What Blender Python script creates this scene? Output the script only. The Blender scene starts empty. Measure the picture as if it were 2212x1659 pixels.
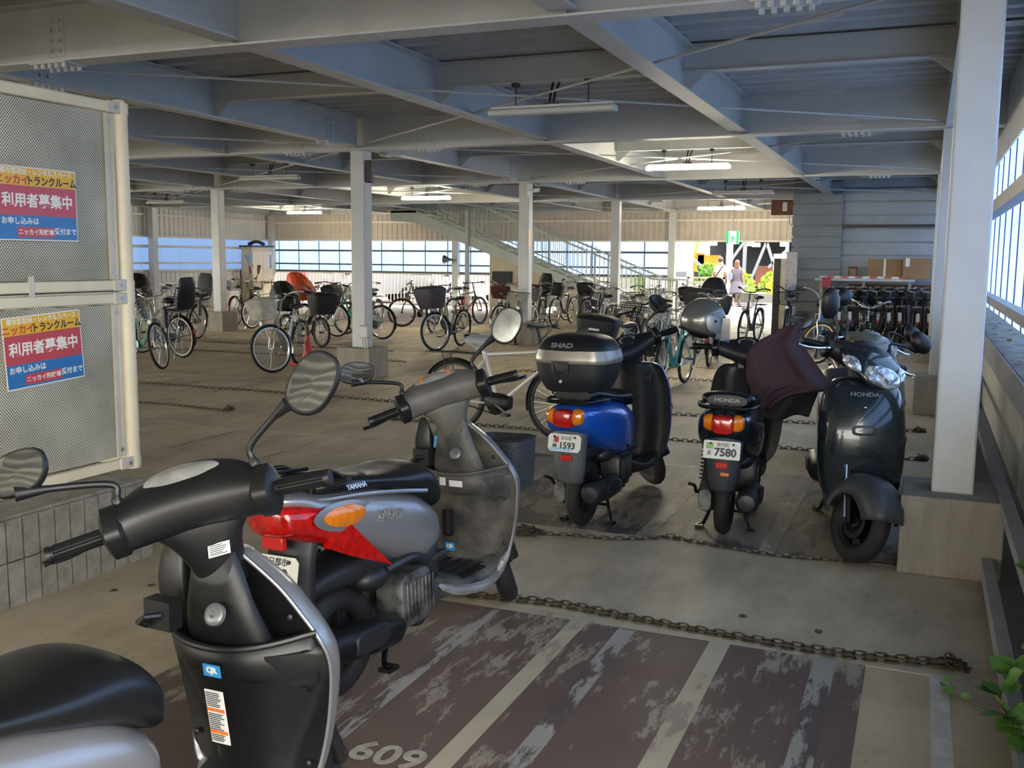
import bpy, math, random
from math import sin, cos, pi, radians, sqrt, atan2
from mathutils import Vector, Matrix
random.seed(7)
SC = bpy.context.scene
COL = SC.collection

# ------------------------------------------------------------------ camera
cam_data = bpy.data.cameras.new('camera')
cam = bpy.data.objects.new('camera', cam_data)
COL.objects.link(cam)
cam_data.sensor_fit = 'HORIZONTAL'
cam_data.sensor_width = 36.0
cam_data.lens = 36.0 * 2150.0 / 2212.0
cam_data.clip_start = 0.02
cam_data.clip_end = 300
cam.matrix_world = Matrix(((0.92397867, -0.05625522, 0.37828398, 0.0),
                           (0.38233941, 0.11274305, -0.91711808, 0.0),
                           (0.00894379, 0.99203042, 0.12568076, 1.58),
                           (0, 0, 0, 1)))
SC.camera = cam

# ------------------------------------------------------------------ light
world = bpy.data.worlds.new('sky')
SC.world = world
world.use_nodes = True
wn = world.node_tree
wn.nodes.clear()
wout = wn.nodes.new('ShaderNodeOutputWorld')
wbg = wn.nodes.new('ShaderNodeBackground')
wsky = wn.nodes.new('ShaderNodeTexSky')
wsky.sky_type = 'NISHITA'
wsky.sun_disc = False
wsky.sun_elevation = radians(58)
wsky.sun_rotation = radians(35)
wsky.air_density = 1.6
wsky.dust_density = 3.0
wmix = wn.nodes.new('ShaderNodeMixRGB')
wmix.inputs['Fac'].default_value = 0.93
wmix.inputs['Color2'].default_value = (0.70, 0.665, 0.60, 1)
wmul = wn.nodes.new('ShaderNodeMixRGB')
wmul.blend_type = 'MULTIPLY'
wmul.inputs['Fac'].default_value = 1
wmul.inputs['Color2'].default_value = (0.22, 0.22, 0.22, 1)
wn.links.new(wsky.outputs[0], wmul.inputs['Color1'])
wn.links.new(wmul.outputs[0], wmix.inputs['Color1'])
wn.links.new(wmix.outputs[0], wbg.inputs['Color'])
wbg.inputs['Strength'].default_value = 1.9
wn.links.new(wbg.outputs[0], wout.inputs['Surface'])

sun_data = bpy.data.lights.new('sun', 'SUN')
sun_data.energy = 1.25
sun_data.angle = radians(2)
sun_data.color = (1.0, 0.94, 0.84)
sun = bpy.data.objects.new('sun', sun_data)
COL.objects.link(sun)
_sd = Vector((0.22, 0.72, 1.15)).normalized()     # towards the sun
sun.rotation_euler = _sd.to_track_quat('Z', 'Y').to_euler()
sun.location = (5, 30, 25)

SC.view_settings.view_transform = 'Standard'
SC.view_settings.look = 'None'
SC.view_settings.gamma = 1.0
SC.view_settings.use_curve_mapping = False
SC.view_settings.exposure = 3.15
SC.cycles.max_bounces = 8
SC.cycles.diffuse_bounces = 5
SC.cycles.glossy_bounces = 3
SC.cycles.transmission_bounces = 6
SC.cycles.transparent_max_bounces = 8
SC.cycles.sample_clamp_indirect = 6.0
SC.cycles.caustics_reflective = False
SC.cycles.caustics_refractive = False
SC.cycles.use_denoising = True

# ------------------------------------------------------------------ materials
MATS = {}
def lin(c):
    if isinstance(c, str):
        c = [int(c[i:i + 2], 16) / 255 for i in (0, 2, 4)]
        return tuple((x / 12.92 if x <= .04045 else ((x + .055) / 1.055) ** 2.4) for x in c)
    return tuple(c)

def mat(name, col, rough=0.5, metal=0.0, var=0.0, scale=6.0, bump=0.0, bscale=60.0, col2=None, spec=0.5, coat=0.0,
        trans=0.0, emit=None, estr=0.0, alpha=1.0, stretch=None, lo=0.42, hi=0.62):
    """principled material; col2 blotched in by noise (dust, stains), var = lightness noise."""
    if name in MATS:
        return MATS[name]
    m = bpy.data.materials.new(name)
    MATS[name] = m
    m.use_nodes = True
    nt = m.node_tree
    p = nt.nodes['Principled BSDF']
    c = lin(col)
    p.inputs['Base Color'].default_value = (*c, 1)
    p.inputs['Roughness'].default_value = rough
    p.inputs['Metallic'].default_value = metal
    p.inputs['Specular IOR Level'].default_value = spec
    p.inputs['Coat Weight'].default_value = coat
    p.inputs['Transmission Weight'].default_value = trans
    p.inputs['Alpha'].default_value = alpha
    if emit is not None:
        p.inputs['Emission Color'].default_value = (*lin(emit), 1)
        p.inputs['Emission Strength'].default_value = estr
    if var or col2 or bump:
        tc = nt.nodes.new('ShaderNodeTexCoord')
        src = tc.outputs['Object']
        if stretch:
            mp = nt.nodes.new('ShaderNodeMapping')
            mp.inputs['Scale'].default_value = stretch
            nt.links.new(src, mp.inputs[0])
            src = mp.outputs[0]
        nz = nt.nodes.new('ShaderNodeTexNoise')
        nz.inputs['Scale'].default_value = scale
        nz.inputs['Detail'].default_value = 6
        nz.inputs['Roughness'].default_value = 0.62
        nt.links.new(src, nz.inputs['Vector'])
        if col2 or var:
            rp = nt.nodes.new('ShaderNodeValToRGB')
            rp.color_ramp.elements[0].position = lo
            rp.color_ramp.elements[1].position = hi
            if col2:
                e0, e1 = c, lin(col2)
            else:
                e0 = tuple(x * (1 - var) for x in c)
                e1 = tuple(min(1, x * (1 + var)) for x in c)
            rp.color_ramp.elements[0].color = (*e0, 1)
            rp.color_ramp.elements[1].color = (*e1, 1)
            nt.links.new(nz.outputs['Fac'], rp.inputs['Fac'])
            nt.links.new(rp.outputs['Color'], p.inputs['Base Color'])
        if bump:
            nb = nt.nodes.new('ShaderNodeTexNoise')
            nb.inputs['Scale'].default_value = bscale
            nb.inputs['Detail'].default_value = 4
            nt.links.new(src, nb.inputs['Vector'])
            bp = nt.nodes.new('ShaderNodeBump')
            bp.inputs['Strength'].default_value = bump
            bp.inputs['Distance'].default_value = 0.01
            nt.links.new(nb.outputs['Fac'], bp.inputs['Height'])
            nt.links.new(bp.outputs['Normal'], p.inputs['Normal'])
    return m

# ------------------------------------------------------------------ mesh builder
def V(*a):
    return Vector(a[0] if len(a) == 1 else a)

def cr(tab, n):
    """Catmull-Rom resample of a table of equal tuples, n steps per span"""
    out = []
    N = len(tab)
    for i in range(N - 1):
        p0, p1, p2, p3 = tab[max(0, i - 1)], tab[i], tab[i + 1], tab[min(N - 1, i + 2)]
        for k in range(n):
            t = k / n
            out.append(tuple(0.5 * (2 * b + (c - a) * t + (2 * a - 5 * b + 4 * c - d) * t * t + (3 * b - a - 3 * c + d) * t ** 3)
                             for a, b, c, d in zip(p0, p1, p2, p3)))
    out.append(tuple(tab[-1]))
    return out

class MB:
    def __init__(s):
        s.v = []; s.f = []; s.m = []
    def face(s, idx, m=0):
        s.f.append(idx); s.m.append(m)
    def add(s, vs, fs, m=0):
        o = len(s.v)
        s.v += [Vector(p) for p in vs]
        for f in fs:
            s.f.append([o + i for i in f]); s.m.append(m)
    def box(s, x0, x1, y0, y1, z0, z1, m=0):
        s.add([(x0, y0, z0), (x1, y0, z0), (x1, y1, z0), (x0, y1, z0), (x0, y0, z1), (x1, y0, z1), (x1, y1, z1), (x0, y1, z1)],
              [(0, 3, 2, 1), (4, 5, 6, 7), (0, 1, 5, 4), (1, 2, 6, 5), (2, 3, 7, 6), (3, 0, 4, 7)], m)
    def cbox(s, c, h, m=0):
        s.box(c[0] - h[0], c[0] + h[0], c[1] - h[1], c[1] + h[1], c[2] - h[2], c[2] + h[2], m)
    def bar(s, p, q, w, h, up=(0, 0, 1), m=0):
        p, q = Vector(p), Vector(q)
        d = (q - p).normalized()
        u = Vector(up)
        a = d.cross(u)
        if a.length < 1e-5:
            a = d.cross(Vector((1, 0, 0)))
        a.normalize(); b = a.cross(d)
        a *= w / 2; b *= h / 2
        s.add([p - a - b, p + a - b, p + a + b, p - a + b, q - a - b, q + a - b, q + a + b, q - a + b],
              [(0, 1, 2, 3), (7, 6, 5, 4), (0, 4, 5, 1), (1, 5, 6, 2), (2, 6, 7, 3), (3, 7, 4, 0)], m)
    def loft(s, rings, m=0, cap=True, closed=False):
        o = len(s.v); n = len(rings[0])
        for r in rings:
            s.v += [Vector(p) for p in r]
        R = len(rings)
        for i in range(R if closed else R - 1):
            a, b = o + i * n, o + ((i + 1) % R) * n
            for k in range(n):
                k2 = (k + 1) % n
                s.face([a + k, a + k2, b + k2, b + k], m)
        if cap and not closed:
            s.face([o + k for k in range(n)][::-1], m)
            s.face([o + (R - 1) * n + k for k in range(n)], m)
    def sheet(s, rows, m=0):
        o = len(s.v); n = len(rows[0])
        for r in rows:
            s.v += [Vector(p) for p in r]
        for i in range(len(rows) - 1):
            for k in range(n - 1):
                a = o + i * n + k
                s.face([a, a + 1, a + n + 1, a + n], m)
    def tube(s, pts, r, n=8, m=0, closed=False, cap=True):
        pts = [Vector(p) for p in pts]
        N = len(pts)
        rs = r if isinstance(r, (list, tuple)) else [r] * N
        tang = []
        for i in range(N):
            if closed:
                t = pts[(i + 1) % N] - pts[i - 1]
            else:
                t = pts[min(N - 1, i + 1)] - pts[max(0, i - 1)]
            tang.append(t.normalized() if t.length > 1e-9 else Vector((0, 0, 1)))
        u = tang[0].cross(Vector((0, 0, 1)))
        if u.length < 1e-3:
            u = tang[0].cross(Vector((1, 0, 0)))
        u.normalize()
        rings = []
        for i in range(N):
            t = tang[i]
            u = u - t * u.dot(t)
            if u.length < 1e-6:
                u = t.orthogonal()
            u.normalize()
            w = t.cross(u)
            rings.append([pts[i] + (u * cos(2 * pi * k / n) + w * sin(2 * pi * k / n)) * rs[i] for k in range(n)])
        s.loft(rings, m, cap, closed)
    def lathe(s, prof, n=24, o=(0, 0, 0), ax='z', m=0, cap=True):
        """prof: list of (radius, along)"""
        o = Vector(o)
        rings = []
        for r, h in prof:
            ring = []
            for k in range(n):
                a = 2 * pi * k / n
                c, d = r * cos(a), r * sin(a)
                ring.append(o + (Vector((c, d, h)) if ax == 'z' else Vector((h, c, d)) if ax == 'x' else Vector((d, h, c))))
            rings.append(ring)
        s.loft(rings, m, cap)
    def cyl(s, p, q, r, n=16, m=0, r2=None):
        s.tube([p, q], [r, r if r2 is None else r2], n, m)
    def ell(s, c, r, n=16, k=10, m=0):
        c = Vector(c)
        rings = []
        for i in range(1, k):
            a = pi * i / k
            rings.append([c + Vector((r[0] * sin(a) * cos(2 * pi * j / n), r[1] * sin(a) * sin(2 * pi * j / n), -r[2] * cos(a))) for j in range(n)])
        s.loft(rings, m, True)
    def prism(s, poly, d0, d1, plane='xz', m=0):
        """extrude a 2-D outline along the missing axis"""
        def P(a, b, d):
            return (a, d, b) if plane == 'xz' else (d, a, b) if plane == 'yz' else (a, b, d)
        s.loft([[P(a, b, d0) for a, b in poly], [P(a, b, d1) for a, b in poly]], m)
    def xf(s, fn):
        s.v = [Vector(fn(p)) for p in s.v]
        return s
    def mx(s, M):
        s.v = [M @ p for p in s.v]
        return s
    def join(s, o, m=None):
        k = len(s.v)
        s.v += o.v
        for f, mm in zip(o.f, o.m):
            s.f.append([k + i for i in f]); s.m.append(mm if m is None else m)
        return s
    def mesh(s, name, mats, smooth=True, ang=38, fix=True):
        me = bpy.data.meshes.new(name)
        me.from_pydata([tuple(p) for p in s.v], [], s.f)
        for x in mats:
            me.materials.append(x)
        if len(mats) > 1:
            me.polygons.foreach_set('material_index', s.m)
        if fix:
            import bmesh
            bm = bmesh.new(); bm.from_mesh(me)
            bmesh.ops.recalc_face_normals(bm, faces=bm.faces)
            bm.to_mesh(me); bm.free()
        if smooth:
            me.shade_smooth()
            me.set_sharp_from_angle(angle=radians(ang))
        me.update()
        return me
    def build(s, name, mats, parent=None, smooth=True, bevel=0.0, ang=38, seg=2, sub=0, fix=True, solid=0.0):
        if not isinstance(mats, (list, tuple)):
            mats = [mats]
        o = bpy.data.objects.new(name, s.mesh(name, mats, smooth, ang, fix))
        COL.objects.link(o)
        if parent:
            o.parent = parent
        if solid:
            b = o.modifiers.new('s', 'SOLIDIFY'); b.thickness = solid; b.offset = 0
        if bevel:
            b = o.modifiers.new('b', 'BEVEL'); b.width = bevel; b.segments = seg; b.limit_method = 'ANGLE'; b.angle_limit = radians(40)
        if sub:
            b = o.modifiers.new('u', 'SUBSURF'); b.levels = sub; b.render_levels = sub
        return o

def tag(o, label, cat, group=None, kind=None):
    o['label'] = label
    o['category'] = cat
    if group: o['group'] = group
    if kind: o['kind'] = kind
    return o
def struct(o, label=None):
    o['kind'] = 'structure'
    if label: o['label'] = label
    return o
def thing(name, label, cat, loc=(0, 0, 0), rot=(0, 0, 0), group=None):
    o = bpy.data.objects.new(name, None)
    o.empty_display_size = 0.1
    COL.objects.link(o)
    o.location = loc
    o.rotation_euler = rot
    return tag(o, label, cat, group)

FONT = {}
def text(s, size, name, m, parent, loc, ux=(1, 0, 0), uy=(0, 0, 1), bold=0.0, ext=0.0006, ax='CENTER', sx=1.0):
    """lettering standing in the plane of ux, uy (parent coordinates)"""
    c = bpy.data.curves.new('t', 'FONT')
    c.body = s; c.size = size; c.align_x = ax; c.align_y = 'CENTER'
    c.extrude = ext; c.offset = bold; c.resolution_u = 3
    o = bpy.data.objects.new('t', c)
    COL.objects.link(o)
    bpy.context.view_layer.update()
    me = bpy.data.meshes.new_from_object(o.evaluated_get(bpy.context.evaluated_depsgraph_get()))
    bpy.data.objects.remove(o); bpy.data.curves.remove(c)
    ux, uy = Vector(ux).normalized(), Vector(uy).normalized()
    uz = ux.cross(uy)
    M = Matrix(((ux.x * sx, uy.x, uz.x, loc[0]), (ux.y * sx, uy.y, uz.y, loc[1]), (ux.z * sx, uy.z, uz.z, loc[2]), (0, 0, 0, 1)))
    me.transform(M)
    me.materials.clear(); me.materials.append(m)
    o = bpy.data.objects.new(name, me)
    COL.objects.link(o)
    if parent: o.parent = parent
    return o

def cpart(o, parent):
    c = o.copy(); COL.objects.link(c); c.parent = parent
    return c
def copy_tree(o, parent=None):
    c = o.copy(); COL.objects.link(c)
    if parent: c.parent = parent
    for ch in list(o.children):
        copy_tree(ch, c)
    return c

def leaf(b, c, d, n, L):
    d = d.normalized(); n = n.normalized(); s = d.cross(n).normalized()
    P = [(0, 0), (.28, .42), (.55, .38), (1, 0), (.55, -.38), (.28, -.42)]
    pts = [c + d * (u * L) + s * (v * L) + n * (abs(v) * L * .25) for u, v in P]
    k = len(b.v); b.v += pts + [c + d * (.45 * L)]
    for i in range(6): b.face([k + i, k + (i + 1) % 6, k + 6])
# ------------------------------------------------------------------ structural materials
STEEL = mat('painted_steel', 'B4B6B5', 0.38, 0, var=0.05, scale=2.0, bump=0.02, bscale=20)
DECKM = mat('galvanised_deck', 'A6A9AB', 0.45, 0.0, var=0.08, scale=3.0)
CONC = mat('plinth_concrete', '8F887C', 0.85, 0, col2='7A7368', scale=5, bump=0.25, bscale=40, lo=.35, hi=.7, stretch=(2, 2, 0.5))
WHITEM = mat('white_steel', 'C9C7C0', 0.4, 0, var=0.04, scale=3)
BEIGEM = mat('beige_cladding', 'B9B0A4', 0.55, 0, var=0.05, scale=3)
DARKM = mat('dark_rail', '4B4C50', 0.45, 0.2, var=0.1, scale=4)
GREYSIDE = mat('grey_siding', '83888A', 0.6, 0, var=0.05, scale=3)

def floor_mat():
    m = bpy.data.materials.new('stained_concrete'); MATS['stained_concrete'] = m
    m.use_nodes = True
    nt = m.node_tree; p = nt.nodes['Principled BSDF']
    p.inputs['Roughness'].default_value = 0.62
    p.inputs['Specular IOR Level'].default_value = 0.35
    tc = nt.nodes.new('ShaderNodeTexCoord')
    def noise(scale, det=6, rough=.6, st=None):
        n = nt.nodes.new('ShaderNodeTexNoise'); n.inputs['Scale'].default_value = scale
        n.inputs['Detail'].default_value = det; n.inputs['Roughness'].default_value = rough
        if st:
            mp = nt.nodes.new('ShaderNodeMapping'); mp.inputs['Scale'].default_value = st
            mp.inputs['Rotation'].default_value = (0, 0, radians(20))
            nt.links.new(tc.outputs['Object'], mp.inputs[0]); nt.links.new(mp.outputs[0], n.inputs['Vector'])
        else:
            nt.links.new(tc.outputs['Object'], n.inputs['Vector'])
        return n
    def ramp(a, b, ca, cb):
        r = nt.nodes.new('ShaderNodeValToRGB')
        r.color_ramp.elements[0].position = a; r.color_ramp.elements[1].position = b
        r.color_ramp.elements[0].color = (*lin(ca), 1); r.color_ramp.elements[1].color = (*lin(cb), 1)
        return r
    n1 = noise(0.9, 8, .65); r1 = ramp(.32, .68, 'A89B84', 'CEBFA2')
    nt.links.new(n1.outputs[0], r1.inputs[0])
    n2 = noise(3.2, 9, .7, (1, 0.35, 1)); r2 = ramp(.3, .62, '8A8276', 'FFFFFF')
    nt.links.new(n2.outputs[0], r2.inputs[0])
    mul = nt.nodes.new('ShaderNodeMixRGB'); mul.blend_type = 'MULTIPLY'; mul.inputs[0].default_value = .45
    nt.links.new(r1.outputs[0], mul.inputs[1]); nt.links.new(r2.outputs[0], mul.inputs[2])
    n3 = noise(38, 3, .5); r3 = ramp(.30, .36, '4A443A', 'FFFFFF')
    nt.links.new(n3.outputs[0], r3.inputs[0])
    mul2 = nt.nodes.new('ShaderNodeMixRGB'); mul2.blend_type = 'MULTIPLY'; mul2.inputs[0].default_value = .35
    nt.links.new(mul.outputs[0], mul2.inputs[1]); nt.links.new(r3.outputs[0], mul2.inputs[2])
    nt.links.new(mul2.outputs[0], p.inputs['Base Color'])
    nb = noise(60, 4); bp = nt.nodes.new('ShaderNodeBump'); bp.inputs['Strength'].default_value = .12; bp.inputs['Distance'].default_value = .01
    nt.links.new(nb.outputs[0], bp.inputs['Height']); nt.links.new(bp.outputs[0], p.inputs['Normal'])
    return m
FLOORM = floor_mat()

def paint_mat(name, col, under, amount, scale=9.0, st=(1, .25, 1), rough=.55, soft=.06):
    """worn paint: the concrete below shows through where noise passes a level"""
    m = bpy.data.materials.new(name); MATS[name] = m
    m.use_nodes = True
    nt = m.node_tree; p = nt.nodes['Principled BSDF']; p.inputs['Roughness'].default_value = rough
    p.inputs['Specular IOR Level'].default_value = 0.4
    tc = nt.nodes.new('ShaderNodeTexCoord')
    mp = nt.nodes.new('ShaderNodeMapping'); mp.inputs['Scale'].default_value = st
    nt.links.new(tc.outputs['Object'], mp.inputs[0])
    a = nt.nodes.new('ShaderNodeTexNoise'); a.inputs['Scale'].default_value = scale; a.inputs['Detail'].default_value = 9; a.inputs['Roughness'].default_value = .72
    nt.links.new(mp.outputs[0], a.inputs['Vector'])
    b = nt.nodes.new('ShaderNodeTexNoise'); b.inputs['Scale'].default_value = 1.7; b.inputs['Detail'].default_value = 2
    nt.links.new(tc.outputs['Object'], b.inputs['Vector'])
    ad = nt.nodes.new('ShaderNodeMath'); ad.operation = 'MULTIPLY_ADD'; ad.inputs[1].default_value = .75
    nt.links.new(b.outputs[0], ad.inputs[0]); nt.links.new(a.outputs[0], ad.inputs[2])
    r = nt.nodes.new('ShaderNodeValToRGB')
    r.color_ramp.elements[0].position = 0; r.color_ramp.elements[1].position = 1
    mr = nt.nodes.new('ShaderNodeMapRange'); mr.inputs[1].default_value = 1.25 - amount; mr.inputs[2].default_value = 1.25 - amount + soft
    nt.links.new(ad.outputs[0], mr.inputs[0])
    r.color_ramp.elements[0].color = (*lin(col), 1); r.color_ramp.elements[1].color = (*lin(under), 1)
    nt.links.new(mr.outputs[0], r.inputs[0])
    v = nt.nodes.new('ShaderNodeTexNoise'); v.inputs['Scale'].default_value = 4; v.inputs['Detail'].default_value = 6
    nt.links.new(tc.outputs['Object'], v.inputs['Vector'])
    vr = nt.nodes.new('ShaderNodeValToRGB'); vr.color_ramp.elements[0].color = (.72, .72, .72, 1); vr.color_ramp.elements[0].position = .3; vr.color_ramp.elements[1].position = .7
    nt.links.new(v.outputs[0], vr.inputs[0])
    mu = nt.nodes.new('ShaderNodeMixRGB'); mu.blend_type = 'MULTIPLY'; mu.inputs[0].default_value = .6
    nt.links.new(r.outputs[0], mu.inputs[1]); nt.links.new(vr.outputs[0], mu.inputs[2])
    nt.links.new(mu.outputs[0], p.inputs['Base Color'])
    return m
BAYM = paint_mat('worn_brown_bay_paint', '695850', '9A8F80', .32, 17)
BAYM2 = paint_mat('worn_grey_bay_paint', '55504C', '8A8073', .42)
LINEM = paint_mat('cream_line_paint', 'B5AA92', '978D7C', .28)
LINEW = paint_mat('flaking_white_line_paint', '5E534E', 'A09A92', .44, 18, (1, .22, 1))
LINEO = paint_mat('thin_white_line_paint', 'B2AB9C', '8D8475', .40, 12)

def blue_panel():
    m = bpy.data.materials.new('blue_translucent_sheet'); MATS['blue'] = m
    m.use_nodes = True
    nt = m.node_tree; nt.nodes.remove(nt.nodes['Principled BSDF'])
    out = nt.nodes['Material Output']
    tr = nt.nodes.new('ShaderNodeBsdfTranslucent'); tr.inputs[0].default_value = (*lin('7290C0'), 1)
    df = nt.nodes.new('ShaderNodeBsdfDiffuse'); df.inputs[0].default_value = (*lin('86A0C8'), 1)
    tp = nt.nodes.new('ShaderNodeBsdfTransparent'); tp.inputs[0].default_value = (*lin('7FA9DE'), 1)
    a = nt.nodes.new('ShaderNodeMixShader'); a.inputs[0].default_value = .25
    nt.links.new(tr.outputs[0], a.inputs[1]); nt.links.new(df.outputs[0], a.inputs[2])
    b = nt.nodes.new('ShaderNodeMixShader'); b.inputs[0].default_value = .06
    nt.links.new(a.outputs[0], b.inputs[1]); nt.links.new(tp.outputs[0], b.inputs[2])
    nt.links.new(b.outputs[0], out.inputs['Surface'])
    return m
BLUEM = blue_panel()

ROWS = [-11.6, -5.9, -.18, 5.57, 11.32, 17.07, 22.82, 28.5]
COLX = [0.185, -6.8, -13.7, -20.65]
ZB, ZT = 2.93, 3.34          # girder bottom, deck underside
XW, XE, YN, YS = -20.85, 0.62, 28.62, -11.0

# ------------------------------------------------------------------ floor and ground
b = MB(); b.box(XW - .3, 0.75, -14, YN + .3, -.2, 0)
struct(b.build('floor', FLOORM, smooth=False), 'stained grey concrete floor of the parking deck')

def quad(b, pts, z0, z1, m=0):
    b.loft([[(x, y, z0) for x, y in pts], [(x, y, z1) for x, y in pts]], m)
b = MB(); quad(b, [(-4.6, -1.5), (-.133, -1.5), (-.133, 4.0), (-2.6, 4.0), (-2.6, 3.2), (-2.62, 1.2)], 0, .002)
struct(b.build('floor_marking', BAYM, smooth=False), 'dark brown painted parking bays in front of the chain')
b = MB()
for x, w in ((-1.32, .075), (-.705, .085)):
    quad(b, [(x - w / 2, -1.5), (x + w / 2, -1.5), (x + w / 2, 4.02), (x - w / 2, 4.02)], .002, .0035)
quad(b, [(-3.2, 4.0), (.1, 4.0), (.1, 4.06), (-3.2, 4.06)], .0, .0022)
struct(b.build('floor_marking', LINEM, smooth=False), 'cream bay lines on brown paint')
b = MB()
for x, w, y0, y1 in ((-1.10, .075, -1.5, 3.98), (-.285, .085, -1.5, 4.0), (-1.72, .06, -1.5, 3.98)):
    quad(b, [(x - w / 2, y0), (x + w / 2, y0), (x + w / 2, y1), (x - w / 2, y1)], .002, .0035)
struct(b.build('floor_marking', LINEW, smooth=False), 'flaking half worn white lines on brown paint')
b = MB(); quad(b, [(.115, -1.5), (.185, -1.5), (.165, 4.02), (.10, 4.02)], 0, .0015)
struct(b.build('floor_marking', mat('white_line', 'C2BFB6', .6, var=.12, scale=12), smooth=False), 'flaking white line beside the right kerb')
b = MB(); quad(b, [(-3.3, 5.42), (-.06, 5.42), (-.06, 7.45), (-3.3, 7.45)], 0, .002)
struct(b.build('floor_marking', BAYM2, smooth=False), 'grey brown painted bays under the scooter row')
b = MB()
for x in (-2.55, -1.42, -.72):
    quad(b, [(x - .045, 5.42), (x + .045, 5.42), (x + .045, 7.47), (x - .045, 7.47)], .002, .0035)
quad(b, [(-3.3, 7.45), (-.05, 7.45), (-.05, 7.5), (-3.3, 7.5)], 0, .002)
quad(b, [(-3.3, 6.55), (-.05, 6.55), (-.05, 6.58), (-3.3, 6.58)], .0, .0034)
struct(b.build('floor_marking', LINEO, smooth=False), 'pale bay lines under the scooter row')
b = MB()
# bicycle bays: blocks of thin lines, long in Y, with a cross line at each block end
for (x0, x1, y0, y1, st) in ((-6.3, -2.9, 8.6, 10.6, .38), (-6.3, -1.0, 12.0, 14.2, .38), (-13.2, -7.3, 8.9, 10.5, .4), (-13.2, -7.3, 12.0, 14.2, .4),
                             (-13.0, -7.2, 15.6, 17.8, .4), (-6.0, -1.0, 15.6, 17.8, .4), (-19.8, -14.2, 12.5, 14.6, .4), (-19.8, -7.5, 19.5, 21.6, .4), (-6.2, -1.0, 19.5, 21.6, .4),
                             (-7.6, -4.3, 3.2, 7.4, .95)):
    x = x0
    while x < x1:
        quad(b, [(x - .02, y0), (x + .02, y0), (x + .02, y1), (x - .02, y1)], 0, .0015)
        x += st
    quad(b, [(x0, y1), (x1, y1), (x1, y1 + .04), (x0, y1 + .04)], 0, .0016)
struct(b.build('floor_marking', LINEO, smooth=False), 'thin pale bay lines among the bicycles')
t = text('609', .17, 'floor_marking', mat('number_paint', 'A39C8C', .6, var=.15, scale=20), None, (-1.50, 2.62, .0045), (.995, .03, 0), (-.03, .995, 0), bold=.004, ext=.0005)
struct(t, 'white painted bay number 609 on brown paint')

# ------------------------------------------------------------------ roof deck: ribs run along X
b = MB()
pitch, dep = .30, .075
ys = []
y = YS
while y < YN + .2:
    for dy, dz in ((0, 0), (.10, 0), (.14, dep), (.26, dep)):
        ys.append((y + dy, ZT + dz))
    y += pitch
rowsv = [[(XW - .3, a, z) for a, z in ys], [(1.1, a, z) for a, z in ys]]
b.sheet(rowsv)
b.box(XW - .3, 1.1, YS, YN + .3, ZT + .12, ZT + .22)
struct(b.build('ceiling', DECKM, smooth=False, fix=False), 'ribbed galvanised steel roof deck')

def hbeam(b, p, q, w, depth, tf=.014, tw=.01):
    """H section hanging between p and q, p/q give the bottom centre line"""
    p, q = Vector(p), Vector(q)
    b.bar(p + V(0, 0, tf / 2), q + V(0, 0, tf / 2), w, tf)
    b.bar(p + V(0, 0, depth - tf / 2), q + V(0, 0, depth - tf / 2), w, tf)
    b.bar(p + V(0, 0, depth / 2), q + V(0, 0, depth / 2), tw, depth - 2 * tf)
def bolt(b, p, n, r=.014, h=.016):
    p, n = Vector(p), Vector(n)
    b.tube([p, p + n * h], r, 6)

for yi, Y in enumerate(ROWS):                       # one girder per row, with its splice plates and bolts
    b = MB()
    hbeam(b, (XW, Y, ZB), (.7, Y, ZB), .2, ZT - ZB)
    for X in COLX:
        for sx in (-1, 1):
            xs = X + sx * .95
            if xs > .6 or xs < XW: continue
            b.box(xs - .17, xs + .17, Y - .1, Y + .1, ZB - .01, ZB - .001)
            for k in range(5):
                for yy in (-.07, .07):
                    bolt(b, (xs - .13 + .065 * k, Y + yy, ZB - .01), (0, 0, -1), .017, .03)
            for s in (-1, 1):
                b.box(xs - .08, xs + .08, Y + s * .006 - .004, Y + s * .006 + .004, ZB + .05, ZT - .06)
                for i in (-.04, .04):
                    for k in range(4):
                        bolt(b, (xs + i, Y + s * .01, ZB + .09 + .07 * k), (0, s, 0))
    for X in (-1.97, -4.27, -8.9, -11.3, -15.9, -18.3):   # web stiffeners with a cut corner where the long beams land
        for s in (-1, 1):
            b.prism([(Y + s * .005, ZB + .012), (Y + s * .05, ZB + .012), (Y + s * .1, ZB + .11), (Y + s * .1, ZT - .014), (Y + s * .005, ZT - .014)], X - .005, X + .005, 'yz')
    struct(b.build('girder_beam', STEEL, smooth=False), 'grey painted steel cross girder under the roof deck')

LX = [-1.97, -4.27, -6.8, -8.9, -11.3, -13.7, -15.9, -18.3]
for X in LX:
    b = MB()
    ends = [-11.0] + ROWS
    for y0, y1 in zip(ends[:-1], ends[1:]):
        a0, a1 = y0 + .1, y1 - .1
        hbeam(b, (X, a0, ZB + .03), (X, a1, ZB + .03), .17, ZT - ZB - .03)
        ym = (y0 + y1) / 2
        for s in (-1, 1):                            # haunch plates to the secondary beams
            b.prism([(X + s * .02, ZB + .05), (X + s * .06, ZB + .05), (X + s * .26, ZB + .22), (X + s * .26, ZT - .02), (X + s * .02, ZT - .02)], ym - .006, ym + .006, 'xz')
        if X in (-6.8, -13.7):
            for yy in (y0 + .75, y1 - .75):
                b.box(X - .085, X + .085, yy - .16, yy + .16, ZB + .018, ZB + .028)
                for k in range(5):
                    for xx in (-.06, .06):
                        bolt(b, (X + xx, yy - .13 + .065 * k, ZB + .02), (0, 0, -1), .016, .03)
                for s in (-1, 1):
                    for i in (-.04, .04):
                        for k in range(4):
                            bolt(b, (X + s * .006, yy + i, ZB + .1 + .065 * k), (s, 0, 0))
    struct(b.build('long_beam', STEEL, smooth=False), 'grey painted steel beam running along the bays')
b = MB()
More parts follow.
